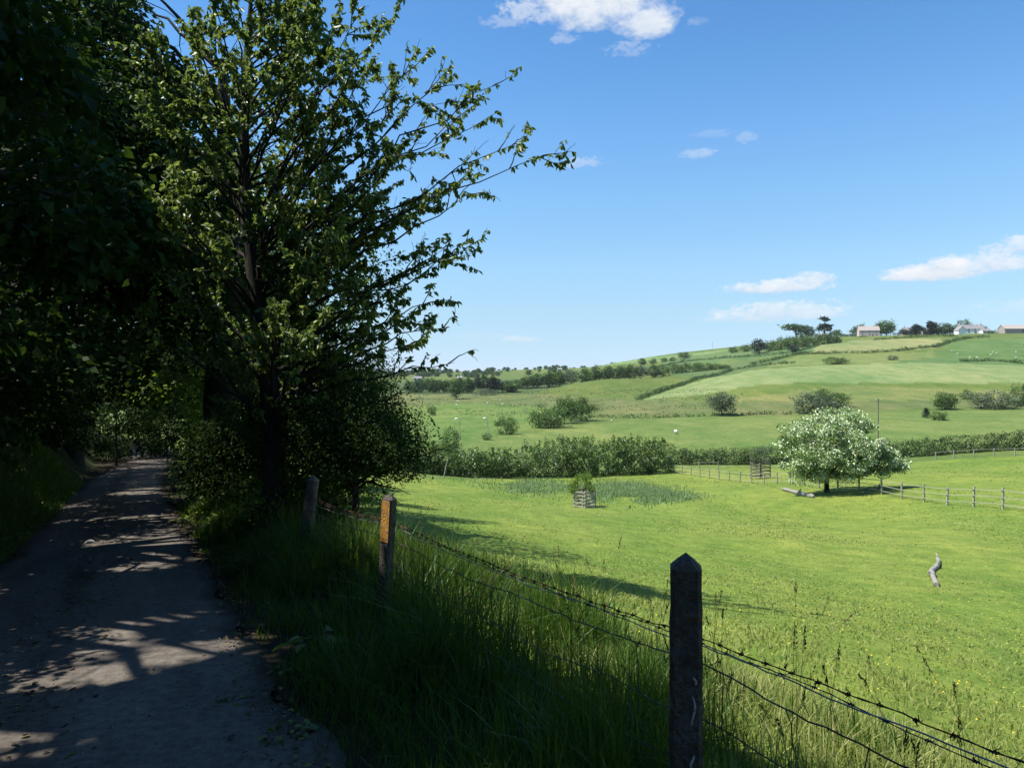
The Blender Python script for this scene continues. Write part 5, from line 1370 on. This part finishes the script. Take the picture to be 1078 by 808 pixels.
# ------------------------------------------------------------------ houses on the ridge
def house(px, base, wpx, hpx, roofpx, mat, roof, label, D, depth=7.0, rot=0.0, chim=1, nwin=3, name='house', storeys=2, ends=False):
    X = (px - CX) / F0 * D; z = EYE - (base - CY) / F0 * D; zg = hz(X, D); z = min(z, zg + .6) if zg < z else zg
    w, hh, rh = wpx / F0 * D, hpx / F0 * D, roofpx / F0 * D
    root = empty(name, (X, D, z)); tag(root, label, 'house' if name != 'barn' else 'barn'); root.rotation_euler = (0, 0, rot)
    b = MB(); V = [(-w / 2, -depth / 2, -1.5), (w / 2, -depth / 2, -1.5), (w / 2, depth / 2, -1.5), (-w / 2, depth / 2, -1.5), (-w / 2, -depth / 2, hh), (w / 2, -depth / 2, hh), (w / 2, depth / 2, hh), (-w / 2, depth / 2, hh), (-w / 2, 0, hh + rh - .1), (w / 2, 0, hh + rh - .1)]
    b.add(V, [(0, 1, 5, 4), (1, 2, 6, 5), (2, 3, 7, 6), (3, 0, 4, 7), (5, 6, 9, 9), (7, 4, 8, 8)]); b.build('wall', M[mat], root)
    b = MB(); e = .35
    for s in (-1, 1):
        y0, y1 = s * (depth / 2 + e), 0; z0, z1 = hh - e * rh / (depth / 2), hh + rh
        V = [(-w / 2 - e, y0, z0), (w / 2 + e, y0, z0), (w / 2 + e, y1, z1), (-w / 2 - e, y1, z1)]
        V += [(x, y, q + .18) for x, y, q in V]
        b.add(V, [(0, 1, 2, 3), (4, 5, 6, 7), (0, 1, 5, 4), (1, 2, 6, 5), (3, 0, 4, 7)])
    rf = b.build('roof', M[roof], root)
    for k in range(chim):
        c = MB(); x = (-w * .42, w * .42)[k % 2]; c.box((x, 0, hh + rh + .45), (.9, .7, 1.7)); c.box((x, 0, hh + rh + 1.35), (1.0, .8, .14)); c.build('chimney', M['render_cream'] if mat != 'render_pink' else M['clay_tile'], rf)
    for st in range(storeys):
        for k in range(nwin):
            x = -w / 2 + w * (k + .5) / nwin; zz = hh * (.30 if storeys == 1 else (.24, .72)[st]) + .3; ww = min(1.3, w / nwin * .5); wh = 1.15
            if name == 'barn': continue
            f = MB(); f.box((x, -depth / 2 - .03, zz), (ww + .16, .06, wh + .16)); fr = f.build('window', M['render_white'], root)
            q = MB(); q.box((x, -depth / 2 - .045, zz), (ww, .06, wh)); q.build('pane', M['glass'], fr)
    if name == 'barn':
        f = MB(); f.box((w * .28, -depth / 2 - .05, 1.6), (3.2, .1, 3.2)); f.build('door', M['dark_wood'], root)
    else:
        f = MB(); f.box((w * .16, -depth / 2 - .04, 1.0), (1.0, .08, 2.05)); f.build('door', M['dark_wood'], root)
    return root
house(914, 357.5, 20, 6.0, 4.5, 'render_pink', 'clay_tile', 'pinkish two storey house with tiled roof on the ridge', 648, rot=-.18, chim=2)
house(959, 355.5, 17, 4.6, 3.0, 'render_cream', 'slate', 'cream house partly hidden by dark conifers on the ridge', 645, chim=1)
house(975, 355.0, 11, 3.5, 2.6, 'render_cream', 'slate', 'low cream house between the two dark conifers', 640, chim=1, storeys=1)
house(1021, 354.0, 24, 4.8, 4.2, 'render_white', 'slate', 'white farmhouse with grey roof standing highest on the ridge', 612, rot=-.12, chim=2, nwin=4)
house(1010.5, 355.0, 8, 4.2, 4.2, 'render_white', 'slate', 'white gabled wing at the left end of the farmhouse', 603, rot=PI / 2, depth=6.4, chim=0, nwin=2)
house(1037, 354.2, 9, 2.6, 2.0, 'render_white', 'slate', 'low white outbuilding at the right end of the farmhouse', 606, chim=0, nwin=2, storeys=1, depth=5)
house(1067, 355.5, 26, 4.4, 4.2, 'barn_wall', 'clay_tile', 'long brown barn right of the white farmhouse', 600, chim=0, name='barn', depth=9)
house(866, 361.5, 8, 2.4, 2.0, 'render_cream', 'slate', 'tiny pale cottage half hidden under the wooded belt', 655, chim=1, nwin=2, storeys=1)
house(440, 398.5, 8, 3.0, 2, 'render_white', 'slate', 'white house beyond the valley tree belt at the left', 640, chim=1, nwin=2)
house(484, 396.5, 5, 3.0, 2, 'render_white', 'slate', 'small white house among trees near the far horizon', 640, chim=1, nwin=2)
house(589, 390.5, 4.5, 2.2, 1.6, 'render_white', 'slate', 'white house on the far wooded skyline above the slope trees', 860, chim=1, nwin=2)

# ------------------------------------------------------------------ sheep
def sheep_mesh():
    import bmesh
    bm = bmesh.new()
    bmesh.ops.create_uvsphere(bm, u_segments=14, v_segments=9, radius=1)
    for v in bm.verts: v.co.x *= .56; v.co.y *= .27; v.co.z = v.co.z * .29 + .58
    def part(c, s, seg=8):
        r = bmesh.ops.create_uvsphere(bm, u_segments=seg, v_segments=6, radius=1)
        for v in r['verts']: v.co = Vector((v.co.x * s[0] + c[0], v.co.y * s[1] + c[1], v.co.z * s[2] + c[2]))
        return r['verts']
    n0 = len(bm.faces)
    part((.55, 0, .62), (.22, .12, .14)); part((.74, 0, .58), (.15, .085, .095))
    for x in (-.34, .34):
        for y in (-.13, .13): part((x, y, .2), (.05, .05, .24))
    for y in (-.11, .11): part((.66, y, .68), (.03, .07, .025), 6)
    bm.faces.ensure_lookup_table()
    for i, f in enumerate(bm.faces): f.smooth = True; f.material_index = 0 if i < n0 + 40 else 1
    me = bpy.data.meshes.new('sheep'); bm.to_mesh(me); bm.free(); me.materials.append(M['wool']); me.materials.append(M['sheep_face']); return me
SM = sheep_mesh()
def sheep(px, py, lab, group, sc=1.5, dmin=110):
    p = hit(px, py, dmin)
    if p is None: return
    sc = sc * np.interp(p[1], [150, 300, 450], [.62, .8, 1.0])
    o = bpy.data.objects.new('sheep', SM); COL.objects.link(o); o.location = (p[0], p[1], p[2] - .02); o.scale = (sc, sc, sc); o.rotation_euler = (0, 0, random.uniform(0, 6.28))
    tag(o, lab, 'sheep', group)
sheep(711.5, 457, 'white sheep alone in the green field above the clipped hedge', None, 2.0)
for i, (px, py) in enumerate([(1008, 373), (1021, 377), (1028.5, 377), (1043, 374), (1045, 371.5), (1049, 372.5), (1069.5, 371), (1069.5, 377), (1002, 370)]):
    sheep(px, py, f'{ORD[i]} white sheep from the left on the bright green hill field' if False else f'white sheep on the bright green hill field', 'sheep on the bright hill field', 1.0)
for i, (px, py) in enumerate([(496, 417), (504, 417), (482, 423), (481, 427), (513, 425), (527, 422), (529, 426), (440, 429), (444, 417), (547, 424), (600, 448), (644, 444)]):
    sheep(px, py, 'white sheep dotted over the rough valley field', 'sheep on the rough valley field', .95)

# ------------------------------------------------------------------ the air over the valley
if HAZE:
    m, nt2, nd2, ln2 = new_mat('haze'); v = nd2.new('ShaderNodeVolumePrincipled'); o2 = nd2.new('ShaderNodeOutputMaterial'); ln2.new(v.outputs[0], o2.inputs['Volume'])
    v.inputs['Color'].default_value = (.88, .94, 1, 1); v.inputs['Density'].default_value = HAZE; v.inputs['Anisotropy'].default_value = .1
    b = MB(); b.box((0, 0, 4), (18400, 18400, 132)); o = b.build('haze', m); tag(o, 'thin pale summer haze filling the valley air', 'haze', kind='stuff')
